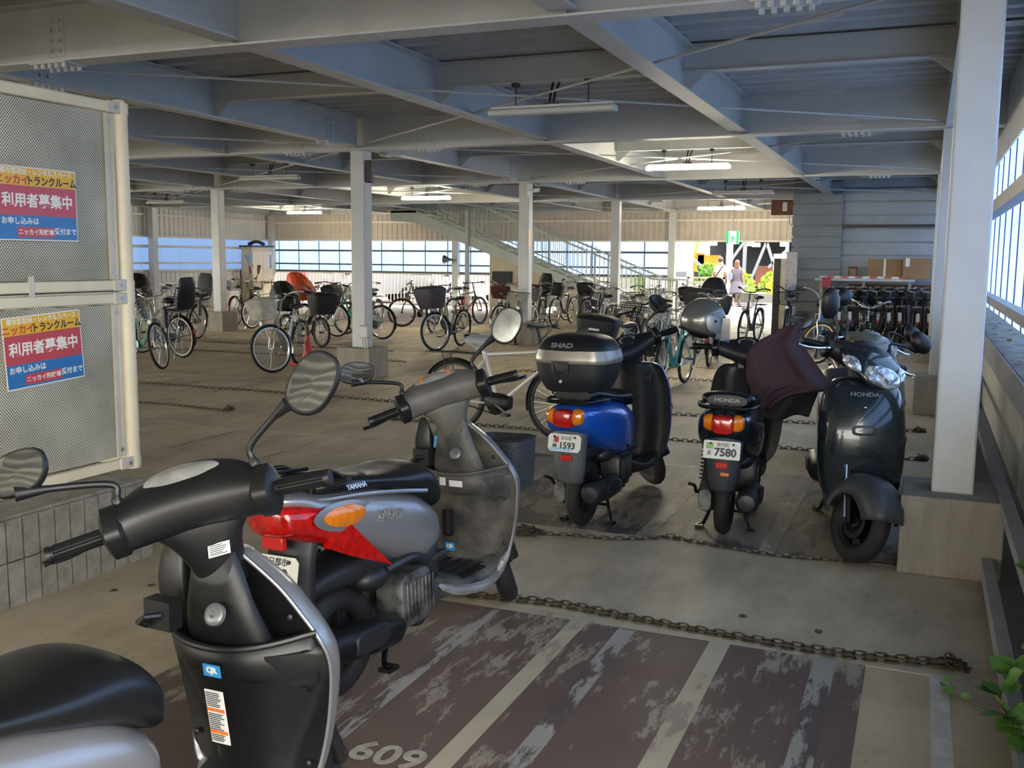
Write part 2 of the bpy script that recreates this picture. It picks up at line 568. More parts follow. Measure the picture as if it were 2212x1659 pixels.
for y0, y1 in zip([-11.0] + ROWS[:-1], ROWS):
    hbeam(b, (.185, y0 + .1, ZB), (.185, y1 - .1, ZB), .17, ZT - ZB)
struct(b.build('long_beam', STEEL, smooth=False), 'edge beam over the right wall')
b = MB()
for y0, y1 in zip([-11.0] + ROWS[:-1], ROWS):
    hbeam(b, (-20.65, y0 + .1, ZB), (-20.65, y1 - .1, ZB), .17, ZT - ZB)
struct(b.build('long_beam', STEEL, smooth=False), 'edge beam over the left wall')
for i, Y in enumerate([(a + c) / 2 for a, c in zip([-11.0] + ROWS[:-1], ROWS)]):
    b = MB()
    xs = sorted(LX + [.185, -20.65])
    for x0, x1 in zip(xs[:-1], xs[1:]):
        hbeam(b, (x0 + .02, Y, ZT - .22), (x1 - .02, Y, ZT - .22), .1, .22, .01, .008)
        b.prism([(x1 - .02, ZB + .05), (x1 - .06, ZB + .05), (x1 - .26, ZT - .215), (x1 - .02, ZT - .215)], Y - .005, Y + .005, 'xz')
    b.box(XW, .7, Y - .055, Y + .055, ZT - .004, ZT + .0)
    struct(b.build('secondary_beam', STEEL, smooth=False), 'shallow steel beam between two girders')
for yi in range(len(ROWS) - 1):                     # horizontal X bracing rods with turnbuckles
    for xi in range(len(COLX) - 1):
        for s in (0, 1):
            b = MB()
            p = V(COLX[xi] - .12, ROWS[yi + s] + (.12 if s == 0 else -.12), 3.0)
            q = V(COLX[xi + 1] + .12, ROWS[yi + 1 - s] + (-.12 if s == 0 else .12), 3.0)
            b.cyl(p, q, .011, 6)
            d = (q - p).normalized(); c = p + d * .9
            for o in (-.022, .022):
                b.bar(c - d * .14 + V(0, 0, o), c + d * .14 + V(0, 0, o), .012, .008)
            struct(b.build('brace_rod', STEEL), 'thin diagonal brace rod under the roof')

# ------------------------------------------------------------------ columns
def column(X, Y, plinth=True, zt=ZB, w=.2):
    b = MB()
    b.box(X - w / 2, X + w / 2, Y - w / 2, Y + w / 2, .4 if plinth else 0, zt)
    c = b.build('column', STEEL, bevel=.012, smooth=False)
    struct(c, 'square grey steel column')
    if plinth:
        p = MB(); p.box(X - .24, X + .24, Y - .25, Y + .25, 0, .405)
        struct(p.build('column_plinth', CONC, smooth=False, bevel=.008), 'concrete plinth under a column')
for Y in ROWS[3:]:
    for X in COLX:
        column(X, Y, plinth=not (Y > 28 or X < -20))

# ------------------------------------------------------------------ corrugated sheets
def corr(b, axis, c, a0, a1, z0, z1, pitch=.18, dep=.02, m=0, flip=1):
    """vertical corrugated sheet; axis 'x' runs along X at Y=c, 'y' runs along Y at X=c"""
    pts = []
    a = a0
    while a < a1 - 1e-6:
        for da, dd in ((0, 0), (.62, 0), (.70, dep), (.92, dep)):
            t = a + da * pitch
            if t <= a1: pts.append((t, c + flip * dd))
        a += pitch
    pts.append((a1, c))
    rows = [[((u, d, z) if axis == 'x' else (d, u, z)) for u, d in pts] for z in (z0, z1)]
    b.sheet(rows, m)

# far wall: cladding above, blue sheet band, rails, open railing below
b = MB(); corr(b, 'x', YN, XW, -3.2, 2.1, 3.4)
struct(b.build('wall_far', BEIGEM, smooth=False, fix=False), 'beige corrugated cladding along the far side')
b = MB()
b.box(XW, -3.2, YN - .05, YN - .01, 2.66, 2.72)
b.box(XW, -3.2, YN - .05, YN - .01, 2.08, 2.13)
struct(b.build('trim_1', WHITEM, smooth=False), 'pale rails on the far cladding')
b = MB()
corr(b, 'x', YN + .01, XW, -6.9, 1.12, 2.09, .8, .02)
struct(b.build('window_1', BLUEM, smooth=False, fix=False), 'blue translucent sheet band along the far side')
b = MB()
for x in [XW + .4 + .8 * k for k in range(18)]:
    b.box(x - .015, x + .015, YN + .012, YN + .03, 1.12, 2.09)
b.box(XW, -6.9, YN - .06, YN, 1.74, 1.80); b.box(XW, -6.9, YN - .06, YN, 1.30, 1.35); b.box(XW, -6.9, YN - .06, YN, 1.06, 1.12)
struct(b.build('trim_2', DARKM, smooth=False), 'dark rails across the blue band')
b = MB()
x = XW
while x < -6.9:
    b.box(x - .011, x + .011, YN - .04, YN - .018, .1, 1.08)
    x += .125
b.box(XW, -6.9, YN - .05, YN - .01, .09, .13); b.box(XW, -6.9, YN - .05, YN - .01, 1.03, 1.07)
struct(b.build('railing', WHITEM, smooth=False), 'pale bar railing below the blue band')

# left wall
b = MB(); corr(b, 'y', XW, 17, YN, 2.1, 3.4, .2, .025); corr(b, 'y', XW, 17, YN, 0, 1.13, .2, .025)
struct(b.build('wall_left', WHITEM, smooth=False, fix=False), 'white corrugated cladding of the left wall')
b = MB(); corr(b, 'y', XW - .02, 17, YN, 1.13, 2.1, .8, -.02)
struct(b.build('window_2', BLUEM, smooth=False, fix=False), 'blue translucent sheet band in the left wall')
b = MB()
for z0, z1 in ((2.7, 2.75), (2.08, 2.14), (1.78, 1.86), (1.31, 1.37), (1.09, 1.15), (.72, .78), (.3, .36)):
    b.box(XW + .03, XW + .09, 17, YN, z0, z1)
struct(b.build('trim_3', WHITEM, smooth=False), 'white rails along the left wall')

# right wall: low corrugated panel, ledge, rails, blue sheet, cladding above
b = MB(); corr(b, 'y', .60, 1.0, YN, .0, .93, .16, .02); corr(b, 'y', .66, 1.0, YN, 2.66, 3.4, .2, .02)
struct(b.build('wall_right', WHITEM, smooth=False, fix=False), 'white corrugated lower panel and cladding of the right wall')
b = MB(); b.box(.50, .80, 1.0, YN, .91, .97)
struct(b.build('window_ledge', mat('dirty_ledge', '807B72', .8, col2='5E5549', scale=9, bump=.3), smooth=False), 'dirty ledge with dead leaves along the right wall')
b = MB()
b.box(.485, .53, 1.0, YN, .80, .965)
b.box(.54, .62, 1.0, YN, 1.20, 1.27)
b.box(.33, .38, -1, 5.3, .05, .13); b.box(.33, .38, 5.85, 11.0, .05, .13)
b.box(.40, .46, 1.0, YN, .36, .42)
struct(b.build('trim_4', mat('grey_rail', '8B8C8C', .45, .1, var=.08, scale=5), smooth=False), 'grey rails along the right wall')
b = MB(); b.box(.52, .62, 1.0, YN, 2.02, 2.13)
struct(b.build('trim_5', DARKM, smooth=False), 'dark weathered upper rail of the right wall')
b = MB(); b.box(.40, .62, 1.0, YN, 0, .02); b.box(.58, .62, 1.0, YN, 0, .14)
struct(b.build('gutter', mat('gutter_steel', '5A5F66', .5, .2, var=.1, scale=4), smooth=False), 'dark gutter strip along the right wall')
b = MB(); corr(b, 'y', .80, 1.0, YN, .93, 3.42, .42, .012)
struct(b.build('window_3', BLUEM, smooth=False, fix=False), 'blue translucent sheets of the right wall')

b = MB()
y = 1.2
while y < YN:
    b.box(.785, .798, y - .006, y + .006, .97, 3.3); y += .95
struct(b.build('trim_6', mat('sheet_seam', '3F6088', .6), smooth=False), 'dark upright seams on the blue sheets of the right wall')
lv = random.Random(5)
for k in range(14):
    b = MB(); yy = 5.9 + 5.5 * lv.random(); leaf(b, V(.56 + .2 * lv.random(), yy, .975), V(lv.uniform(-1, 1), lv.uniform(-1, 1), .1), V(0, 0, 1), .05)
    tag(b.build('dry_leaf', mat('dry_leaf', '5E4A34', .8), fix=False), 'dead brown leaf among those lying on the dirty ledge of the right wall', 'leaf', 'dead leaves on the ledge')
# grey siding office block at the far right
b = MB()
z = 0
while z < 3.35:
    b.box(-2.73, -1.70, 22.38, 22.44, z + .018, z + .215)
    b.box(-2.70, -1.72, 22.445, 22.7, z, z + .232)
    z += .232
struct(b.build('wall_siding', GREYSIDE, smooth=False), 'grey horizontal siding wall beside the exit')
b = MB()
z = 0
while z < 3.3:
    b.box(-1.73, .6, 22.48, 22.54, z + .02, z + .265)
    b.box(-1.73, .6, 22.55, 22.75, z, z + .282)
    z += .282
struct(b.build('wall_siding', mat('pale_grey_siding', '9AA0A3', .55, var=.05, scale=3), smooth=False), 'paler grey siding wall behind the bicycle row')
# ------------------------------------------------------------------ scooters
BLKP = mat('black_plastic', '131416', .42, 0, var=.15, scale=8, bump=.04, bscale=200)
BLKM = mat('matt_black_plastic', '1B1C1F', .5, 0, var=.12, scale=6)
SEATM = mat('seat_vinyl', '101113', .36, 0, bump=.05, bscale=320)
SILV = mat('silver_paint', '8D8D8F', .28, .55, var=.03, scale=5, coat=.3)
DUSTY = mat('dusty_plastic', '2A2B2C', .6, 0, col2='6C675E', scale=5, lo=.40, hi=.72, bump=.1, bscale=90)
DUSTYB = mat('dusty_bar_plastic', '3B3A38', .55, 0, col2='69655D', scale=4, lo=.3, hi=.75)
DUSTYS = mat('dusty_silver', '8E8E8F', .5, .2, col2='6E6A64', scale=9)
RUBBER = mat('tyre_rubber', '151516', .75, 0, var=.2, scale=14, bump=.25, bscale=70)
CHROME = mat('chrome', 'D5D5D5', .12, 1)
STEELD = mat('dark_metal', '3A3A3B', .45, .7, var=.2, scale=12)
ALU = mat('dull_aluminium', '6E6E6C', .5, .6, col2='3C3A37', scale=14)
BLKMET = mat('black_metal', '141415', .4, .4)
MIRROR = mat('mirror_glass', 'C9CFD4', .04, 1)
MIRRORD = mat('dusty_mirror_glass', 'B4B4AC', .25, .85, col2='8A8A82', scale=7)
REDL = mat('red_lens', '960C0A', .12, 0, coat=.6, col2='B8130E', scale=26, lo=.45, hi=.6)
REDR = mat('red_reflector', 'B8231D', .25, 0)
AMBL = mat('amber_lens', 'CB6C0E', .12, 0, coat=.6, col2='DA7C14', scale=30)
CLEARL = mat('clear_lens', 'E2E6E8', .12, .35, col2='7C848A', scale=30, lo=.45, hi=.55, coat=.8)
PLATEM = mat('plate_white', 'D9D7CC', .45, 0, var=.05, scale=30)
INKG = mat('plate_ink', '262B33', .5)
WHITEL = mat('sticker_white', 'D8D8D4', .45)
STKB = mat('sticker_blue', '2E86C1', .45)
STKO = mat('sticker_orange', 'D9722B', .45)
BADGE = mat('badge_silver', 'B9B9B6', .3, .7)
TEXTG = mat('badge_grey', '7C7F82', .35, .6)
YEL = mat('switch_yellow', 'D6A021', .4)
PINK = mat('switch_red', 'B86A63', .4)
METERF = mat('meter_glass', '8E8F8C', .06, .3, coat=.8, col2='B9B7B2', scale=8)
METERD = mat('dark_meter', '1D1F22', .08, 0, coat=.8)

RAKE = radians(27)
def sring(c, u, v, hu, hv, e=2.6, n=28):
    """superellipse ring about c in axes u, v"""
    out = []
    for k in range(n):
        a = 2 * pi * k / n
        ca, sa = cos(a), sin(a)
        out.append(Vector(c) + Vector(u) * (hu * math.copysign(abs(ca) ** (2 / e), ca)) + Vector(v) * (hv * math.copysign(abs(sa) ** (2 / e), sa)))
    return out
def body(tab, n=5, e=2.6, seg=28):
    """loft along y from (y, half width, z top, z bottom)"""
    b = MB()
    b.loft([sring((0, y, (zt + zb) / 2), (1, 0, 0), (0, 0, 1), w, (zt - zb) / 2, e, seg) for y, w, zt, zb in cr(tab, n)])
    return b
def ringtyre(b, R, r, c, n=40, k=10, m=0, squash=1.0):
    """torus about the x axis"""
    rings = []
    for i in range(n):
        a = 2 * pi * i / n
        rings.append([Vector((c[0] + r * squash * cos(2 * pi * j / k), c[1] + (R + r * sin(2 * pi * j / k)) * cos(a), c[2] + (R + r * sin(2 * pi * j / k)) * sin(a))) for j in range(k)])
    b.loft(rings, m, closed=True)

def make_scooter(name, label, x, y, hd, steer, lean, o):
    """o: options; local frame x right, y forward, origin between the wheels on the ground"""
    root = thing(name, label, 'scooter', (x, y, 0), (0, -lean, -hd), 'scooters parked in the bays')
    if o.get('scale'): root.scale = (o['scale'],) * 3
    jog = o['style'] == 'jog'
    paint, inner, bar_m = o['paint'], o['inner'], o['bar']
    hb = V(0, .2, .97)
    ax = V(0, -sin(RAKE), cos(RAKE))
    Rm = Matrix.Rotation(steer, 3, ax)
    def st(p): return hb + Rm @ (Vector(p) - hb)
    def S(b): return b.xf(st)
    B = lambda b, nm, m, par=root, **k: b.build(nm, m, par, **k)

    # ---- wheels
    def wheel(yc, front):
        b = MB(); R, r = .158, .046
        ringtyre(b, R, r, (0, yc, .205), 44, 12, 0, .95)
        if front: S(b)
        w = B(b, 'front_wheel' if front else 'rear_wheel', RUBBER)
        b = MB()
        b.lathe([(.128, -.032), (.134, -.034), (.134, .034), (.128, .032), (.115, .016), (.115, -.016)], 32, (0, yc, .205), 'x')
        b.lathe([(.03, -.045), (.038, -.04), (.045, -.02), (.045, .02), (.038, .04), (.03, .045)], 20, (0, yc, .205), 'x')
        for k in range(5):
            a = 2 * pi * k / 5
            for da in (-.16, .16):
                b.bar((0, yc + .04 * cos(a), .205 + .04 * sin(a)), (0, yc + .122 * cos(a + da), .205 + .122 * sin(a + da)), .022, .02, (1, 0, 0))
        if front:
            b.lathe([(.085, .034), (.085, .038), (.06, .038), (.06, .034)], 28, (0, yc, .205), 'x')
            S(b)
        B(b, 'rim', o.get('rim', STEELD), w)
        return w
    wheel(.58, True); wheel(-.58, False)

    # ---- front fork and fender
    for s in (-1, 1):
        b = MB()
        b.cyl((s * .072, .58, .205), (s * .072, .43, .50), .017, 12)
        b.cyl((s * .072, .585, .19), (s * .072, .53, .31), .023, 12)
        b.cyl((s * .050, .58, .205), (s * .095, .58, .205), .014, 8)
        S(b); B(b, 'fork_leg', o.get('fork', STEELD))
    b = MB()                                            # front fender: arc round the wheel
    rows = []
    A0, A1 = (38, 178) if jog else (18, 178)
    for i in range(19):
        a = radians(A0 + (A1 - A0) * i / 18)
        row = []
        for k in range(11):
            t = -1 + 2 * k / 10
            rr = .232 - .045 * abs(t) ** 3 + (.012 if not jog else 0)
            w = (.075 if jog else .115) * (1 - .25 * max(0, (abs(i - 10) - 6) / 8))
            drop = -.07 * max(0, abs(t) - .75) / .25
            row.append((t * w, .58 + (rr + drop) * cos(a), .205 + (rr + drop) * sin(a)))
        rows.append(row)
    b.sheet(rows); S(b)
    B(b, 'front_fender', o['fender'], solid=.006)

    # ---- leg shield: outer front shell (painted) and inner shell, lofted upwards
    if jog:
        tab = [(.24, .135, .40, .08), (.30, .185, .40, .10), (.40, .215, .405, .11), (.52, .238, .40, .12), (.62, .25, .385, .13), (.68, .235, .37, .13), (.74, .195, .355, .12), (.81, .14, .335, .10), (.885, .06, .305, .06)]
    else:
        tab = [(.24, .15, .37, .06), (.32, .205, .375, .09), (.44, .232, .375, .115), (.56, .24, .365, .14), (.68, .238, .345, .15), (.78, .225, .325, .14), (.85, .20, .305, .115), (.89, .165, .29, .08), (.905, .12, .285, .05)]
    tab = [(z, w * o.get('sw', 1), yc, d) for z, w, yc, d in tab]
    T = cr(tab, 5)
    b = MB(); rings = []
    for z, w, yc, d in T:                               # D section bulging forward
        ring = []
        for k in range(25):
            a = pi * k / 24
            ca = cos(a)
            ring.append((w * .99 * math.copysign(abs(ca) ** (.9 if jog else .75), ca), yc + .014 + d * sin(a) ** .9, z))
        for k in range(1, 8):
            t = k / 8
            ring.append((-w + 2 * w * t, yc + .014, z))
        rings.append(ring)
    b.loft(rings); fc = B(b, 'front_cowl', paint, ang=50)
    if jog: fc.location.y = -.05
    b = MB(); rings = []
    for z, w, yc, d in T:                               # inner face: slightly dished, with a raised spine
        ring = []
        for k in range(25):
            t = 1 - 2 * k / 24
            dish = .030 * (1 - abs(t) ** 2.2)
            if jog:                                     # lower shell stands out towards the rider and ends in the pocket lip
                lw = .62 + .33 * min(1, max(0, (z - .36) / .25))
                sp = (.055 + .075 * min(1, max(0, (z - .30) / .35))) * max(0, 1 - abs(t / lw) ** 2.6)
                if z > .665: sp = .0
            else:
                sp = .10 * math.exp(-(t / .55) ** 4)
            ring.append((w * .995 * t, yc - .004 + dish * .3 - sp, z))
        for k in range(1, 8):
            t = -1 + 2 * k / 8
            ring.append((w * .985 * t, yc + .018, z))
        rings.append(ring)
    b.loft(rings); shield = B(b, 'leg_shield', inner, ang=50)
    if jog: shield.location.y = -.05
    # edge trim running round the shield and under the floor
    b = MB()
    pts = [(w * 1.0, yc + .004, z) for z, w, yc, d in T]
    if jog:
        for s in (-1, 1):
            pp = [(.13, -.07, .30), (.158, .02, .255), (.165, .15, .225), (.165, .28, .215), (.15, .37, .225)] + pts[3:]
            pp = cr([(s * p[0], p[1], p[2]) for p in pp], 2)
            rad = [.0045 + .018 * math.exp(-((p[2] - .24) / .07) ** 2) for p in pp]
            b.tube(pp, rad, 8)
        tr = B(b, 'edge_trim', o['trim'], shield)
        tr['label'] = 'silver edge trim'
    if not jog:                                          # seams of the lower side panels
        for s in (-1, 1):
            pp = []
            for k in range(9):
                a = radians(8 + 50 * k / 8); z = .62 - .13 * k / 8
                i = min(range(len(T)), key=lambda q: abs(T[q][0] - z)); _, w, yc, d = T[i]
                pp.append((s * w * .99 * abs(cos(a)) ** .75, yc + .014 + d * sin(a) ** .9, z))
            b = MB(); b.tube(pp, .004, 6); B(b, 'panel_seam', BLKP, fc)
    # ---- screws
    for s in (-1, 1):
        for z, w, yc, d in (T[8], T[30]):
            b = MB(); b.ell((s * w * .88, yc - .014, z), (.009, .006, .009), 10, 6); B(b, 'screw', STEELD, shield)

    # ---- glove pocket / key panel
    if jog:
        b = MB()                                        # steering column cover with key cylinder
        b.loft([sring((.02, yy, zz), (1, 0, 0), (0, .35, .94), w, h, 3) for yy, zz, w, h in cr([(.345, .60, .13, .05), (.30, .69, .12, .05), (.275, .76, .10, .055), (.265, .82, .08, .06), (.255, .88, .06, .05)], 4)])
        B(b, 'column_cover', inner if o.get('dusty') else BLKP, shield)
        b = MB(); b.lathe([(.026, 0), (.026, .012), (.020, .016), (.008, .016), (.008, .010)], 20, (0, 0, 0), 'y')
        b.xf(lambda p: V(.06, .222, .765) + Matrix.Rotation(radians(-25), 3, 'X') @ V(p.x, -p.y, p.z))
        k = B(b, 'key_cylinder', TEXTG, shield)
        b = MB(); rim = []                              # pocket lip: rolled rim above a dark cavity
        rows = []
        for z, k in ((.672, 1.0), (.60, .9), (.56, .55), (.55, .0)):
            row = []
            for j in range(25):
                t = -1 + 2 * j / 24
                yc_, w_ = .372, .235
                row.append((w_ * .96 * t * (1 if k > .5 else .9), yc_ - .132 * k * max(0, 1 - abs(t / .96) ** 2.6) + (.006 if z < .67 else 0), z + .03 * t * t * k))
            rows.append(row)
        b.sheet(rows); pk = B(b, 'glove_pocket', inner, shield, solid=.006)
        b = MB(); b.tube([(p[0], p[1] - .002, p[2]) for p in rows[0]], .0085, 8); B(b, 'pocket_rim', inner, pk)
        b = MB()                                        # side wings beside the column
        b.loft([sring((-.165, yy, zz), (1, 0, 0), (0, .3, .95), w, h, 3) for yy, zz, w, h in cr([(.36, .66, .03, .05), (.33, .74, .045, .06), (.31, .82, .04, .05), (.31, .87, .02, .03)], 3)])
        B(b, 'pocket_wing', BLKP, shield)
        b = MB(); b.tube([(-.09, .20, .745), (-.105, .165, .75), (-.125, .165, .735), (-.125, .19, .72)], .008, 8); b.cbox((-.10, .215, .745), (.04, .02, .035))
        B(b, 'bag_hook', BLKP, shield)
        b = MB(); b.cbox((.015, .30, .43), (.018, .008, .075)); 
    else:
        b = MB(); b.cbox((.09, .262, .80), (.045, .008, .035)); B(b, 'key_panel', BLKP, shield, bevel=.006)
        b = MB(); b.lathe([(.022, 0), (.022, .012), (.008, .014)], 16, (-.04, .245, .70), 'y'); B(b, 'key_cylinder', STEELD, shield)

    # ---- floor board and under frame
    b = MB()
    b.loft([sring((0, yy, zz), (1, 0, 0), (0, 0, 1), w, h, 4) for yy, zz, w, h in cr([(-.22, .30, .13, .07), (-.05, .27, .155, .05), (.1, .245, .16, .035), (.28, .24, .16, .035), (.38, .27, .15, .06)], 4)])
    fl = B(b, 'floorboard', o.get('floor', BLKM))
    b = MB()
    for xx in (-.10, -.05, 0, .05, .10): b.box(xx - .012, xx + .012, -.02, .27, .283, .288)
    for s in (-1, 1):
        for k in range(9): b.box(s * .13 - .02, s * .13 + .02, .02 + .025 * k, .034 + .025 * k, .276, .284)
    B(b, 'foot_grip', BLKP, fl)

    # ---- rear body
    if jog:
        tab = [(-.90, .035, .795, .765), (-.86, .07, .80, .755), (-.80, .105, .80, .72), (-.74, .128, .79, .645), (-.62, .15, .78, .57), (-.46, .165, .76, .49), (-.30, .17, .725, .42), (-.18, .162, .68, .40), (-.09, .14, .62, .43), (-.05, .10, .58, .46)]
    else:
        tab = [(-.87, .10, .735, .66), (-.82, .135, .755, .60), (-.70, .16, .76, .52), (-.52, .178, .755, .44), (-.34, .182, .74, .38), (-.18, .165, .71, .34), (-.06, .14, .67, .34), (.0, .11, .62, .36)]
    bd = B(body(tab, 5, 2.7, 32), 'rear_body', paint)
    b = body([(-.22, .13, .50, .28), (-.14, .135, .50, .26), (-.08, .125, .53, .26), (-.04, .09, .56, .28)], 4, 3); B(b, 'seat_front_cover', o.get('underseat', BLKM))
    # ---- seat
    if jog:
        tab = [(-.74, .085, .825, .775), (-.70, .115, .845, .765), (-.58, .135, .83, .755), (-.42, .145, .805, .735), (-.30, .155, .80, .695), (-.18, .155, .80, .65), (-.10, .145, .77, .61), (-.045, .12, .715, .585), (-.025, .07, .66, .60)]
    else:
        tab = [(-.75, .11, .835, .77), (-.70, .145, .85, .765), (-.58, .145, .83, .75), (-.40, .14, .79, .735), (-.24, .14, .775, .71), (-.10, .13, .77, .68), (-.02, .11, .745, .65), (.02, .07, .70, .655)]
    seat = B(body(tab, 6, 2.5, 32), 'seat', o.get('seat', SEATM))
    if jog:
        b = MB()
        for s in (-1, 1):
            b.tube(cr([(s * .05, -.78, .768), (s * .115, -.73, .765), (s * .142, -.55, .752), (s * .158, -.36, .725), (s * .16, -.2, .695)], 4), .008, 6)
        if o.get('dusty'): B(b, 'seat_trim', SILV, seat)
    # ---- grab rail / rear carrier
    b = MB()
    if jog:
        zr = .84
        b.tube(cr([(.10, -.60, .80), (.105, -.68, .85), (.09, -.80, .86), (.05, -.86, .858), (-.05, -.86, .858), (-.09, -.80, .86), (-.105, -.68, .85), (-.10, -.60, .80)], 5), .009, 8)
        for s in (-1, 1):
            b.tube([(s * .055, -.62, .84), (s * .055, -.85, .858)], .007, 6); b.tube([(s * .08, -.76, .79), (s * .08, -.76, .855)], .008, 6)
        B(b, 'rear_carrier', BLKMET)
    elif o.get('carrier', True):
        b.tube(cr([(.15, -.56, .76), (.16, -.68, .775), (.13, -.82, .775), (.06, -.85, .775), (-.06, -.85, .775), (-.13, -.82, .775), (-.16, -.68, .775), (-.15, -.56, .76)], 5), .011, 8)
        for s in (-1, 0, 1): b.tube([(s * .07, -.60, .77), (s * .07, -.85, .775)], .008, 6)
        B(b, 'rear_carrier', BLKMET)
    # ---- lamps
    if jog:
        b = MB()                                        # wrap-round red lens
        t = [(-.915, .04, .77, .69), (-.89, .09, .775, .665), (-.82, .125, .775, .635), (-.74, .148, .765, .60), (-.70, .14, .74, .61)]
        b.loft([sring((0, yy, (a + c) / 2), (1, 0, 0), (0, 0, 1), w, (a - c) / 2, 2.6, 32) for yy, w, a, c in cr(t, 4)])
        tl = B(b, 'tail_lamp', REDL)
        for s in (-1, 1):
            b = MB(); ol = [(-.74, .735), (-.70, .70), (-.64, .66), (-.58, .60), (-.52, .54), (-.45, .475), (-.55, .515), (-.65, .555), (-.74, .60)]
            wd = lambda yy: .135 + .035 * min(1, (yy + .74) / .26)
            b.loft([[(s * (wd(a) + d), a, c) for a, c in ol] for d in (-.03, .004)])
            B(b, 'lens_tail', REDL, tl)
        for s in (-1, 1):
            b = MB()
            for k, m_ in ((1.22, 1), (1.0, 0)):
                rows = []
                for i in range(9):
                    r = i / 8
                    rows.append([V(s * (.146 + (.016 if k == 1.0 else .008) * (1 - r * r) - (.0) + (.0)), -.665 + .135 * k * r * cos(a) , .700 - .10 * (.135 * k * r * cos(a)) + .043 * k * r * math.copysign(abs(sin(a)) ** 1.15, sin(a))) for a in [2 * pi * j / 28 for j in range(28)]])
                b.loft(rows, m_)
            B(b, 'turn_signal', [AMBL, SILV])
    else:
        b = MB(); b.loft([sring((0, yy, .685), (1, 0, 0), (0, 0, 1), w, h, 3.4, 28) for yy, w, h in ((-.80, .068, .056), (-.87, .066, .054), (-.895, .058, .046), (-.90, .045, .03))])
        tl = B(b, 'tail_lamp', REDL)
        for s in (-1, 1):
            b = MB(); b.loft([sring((s * xx, yy, .695), (0, 1, 0), (0, 0, 1), hy, h, 3, 20) for xx, yy, hy, h in ((.060, -.845, .05, .048), (.085, -.84, .05, .046), (.105, -.835, .045, .036), (.115, -.82, .03, .022))])
            B(b, 'turn_signal', AMBL, tl)
    # ---- rear fender, plate, reflector
    b = MB(); rows = []
    for yy, zz, w in cr([(-.80, .66, .10), (-.83, .58, .105), (-.835, .48, .10), (-.83, .38, .09), (-.815, .30, .07)], 4):
        rows.append([(w * t, yy + .05 * abs(t) ** 2.5, zz) for t in [-1 + .2 * k for k in range(11)]])
    b.sheet(rows); fn = B(b, 'rear_fender', o.get('rfender', BLKM), solid=.007)
    b = MB(); b.cbox((0, -.842, .455 if not jog else .655), (.034, .008, .017))
    if jog:
        b = MB(); b.cbox((0, -.862, .638), (.045, .012, .022))
    B(b, 'reflector', REDR, fn, bevel=.004)
    pl = o['plate']
    tilt = radians(12)
    uy = V(0, sin(tilt), cos(tilt)); pc = V(0, -.868, .545)
    b = MB(); P = [(-.1, -.03), (-.085, -.05), (.085, -.05), (.1, -.03), (.1, .035), (.085, .05), (-.085, .05), (-.1, .035)]
    if o.get('plate_round'): P = [(-.1, -.044), (-.094, -.05), (.094, -.05), (.1, -.044), (.1, .044), (.094, .05), (-.094, .05), (-.1, .044)]
    nrm = V(0, -1, 0) * cos(tilt) + V(0, 0, 1) * sin(tilt)
    b.loft([[pc + V(1, 0, 0) * a + uy * c + nrm * d for a, c in P] for d in (-.002, .002)])
    plate = B(b, 'number_plate', PLATEM, fn, smooth=False)
    for s in (-1, 1):
        q = pc + V(s * .062, 0, 0) + uy * .033 + nrm * .002
        b = MB(); b.cyl(q, q + nrm * .005, .007, 10); B(b, 'plate_bolt', STEELD, plate)
    q = pc + nrm * .0025
    for stx, sz, dx, dz, mm, bo, sx in pl:
        text(stx, sz, 'plate_lettering', mm, plate, q + V(dx, 0, 0) + uy * dz, (1, 0, 0), uy, bo, sx=sx)
    for (dx, dz, w, h, mm) in o.get('plate_marks', ()):
        b = MB(); b.loft([[q + V(dx + a * w, 0, 0) + uy * (dz + c * h) + nrm * d for a, c in ((-.5, -.5), (.5, -.5), (.5, .5), (-.5, .5))] for d in (-.002, .0)])
        B(b, 'plate_mark', mm, plate, smooth=False)
    # ---- engine, muffler, stand
    b = MB()
    b.loft([sring((-.10, yy, zz), (1, 0, 0), (0, 0, 1), w, h, 3) for yy, zz, w, h in cr([(-.70, .215, .035, .06), (-.6, .225, .05, .095), (-.4, .24, .055, .085), (-.2, .26, .055, .08), (-.12, .26, .04, .06)], 4)])
    b.cyl((-.10, -.58, .21), (-.03, -.58, .21), .05, 16)
    b.cyl((-.165, -.28, .26), (-.10, -.28, .26), .07, 20)
    en = B(b, 'engine_case', ALU)
    b = MB()                                            # finned cooling cover on the right
    b.loft([sring((xx, -.27, .30), (0, 1, 0), (0, 0, 1), r, r * 1.05, 4.5, 28) for xx, r in ((.03, .10), (.13, .105), (.15, .095), (.155, .08))])
    for k in range(8): b.box(.15, .163, -.35 + .024 * k, -.338 + .024 * k, .235, .37)
    B(b, 'fan_cover', ALU if jog else STEELD, en, bevel=.003)
    b = MB()
    b.tube(cr([(.07, -.16, .36), (.12, -.12, .40), (.13, -.06, .41)], 4), .022, 8)
    b.tube(cr([(.12, -.42, .44), (.15, -.30, .46), (.14, -.2, .42), (.11, -.16, .40)], 4), .018, 8)
    b.ell((.08, -.46, .42), (.06, .09, .05))
    B(b, 'air_duct', STEELD, en)
    b = MB()                                            # air box over the wheel
    b.loft([sring((0, yy, zz), (1, 0, 0), (0, 0, 1), w, h, 3) for yy, zz, w, h in cr([(-.80, .44, .07, .03), (-.66, .46, .09, .05), (-.5, .47, .11, .06), (-.35, .45, .12, .06)], 4)])
    B(b, 'inner_fender', BLKM)
    b = MB()
    b.lathe([(.02, -.845), (.045, -.84), (.064, -.81), (.066, -.60), (.060, -.46), (.03, -.40), (.016, -.38)], 22, (0, 0, 0), 'y')
    b.xf(lambda p: V(.145 + p.x, p.y + (.02 if jog else -.0), .245 + p.z + .12 * (-.6 - p.y) * (1 if jog else .3)))
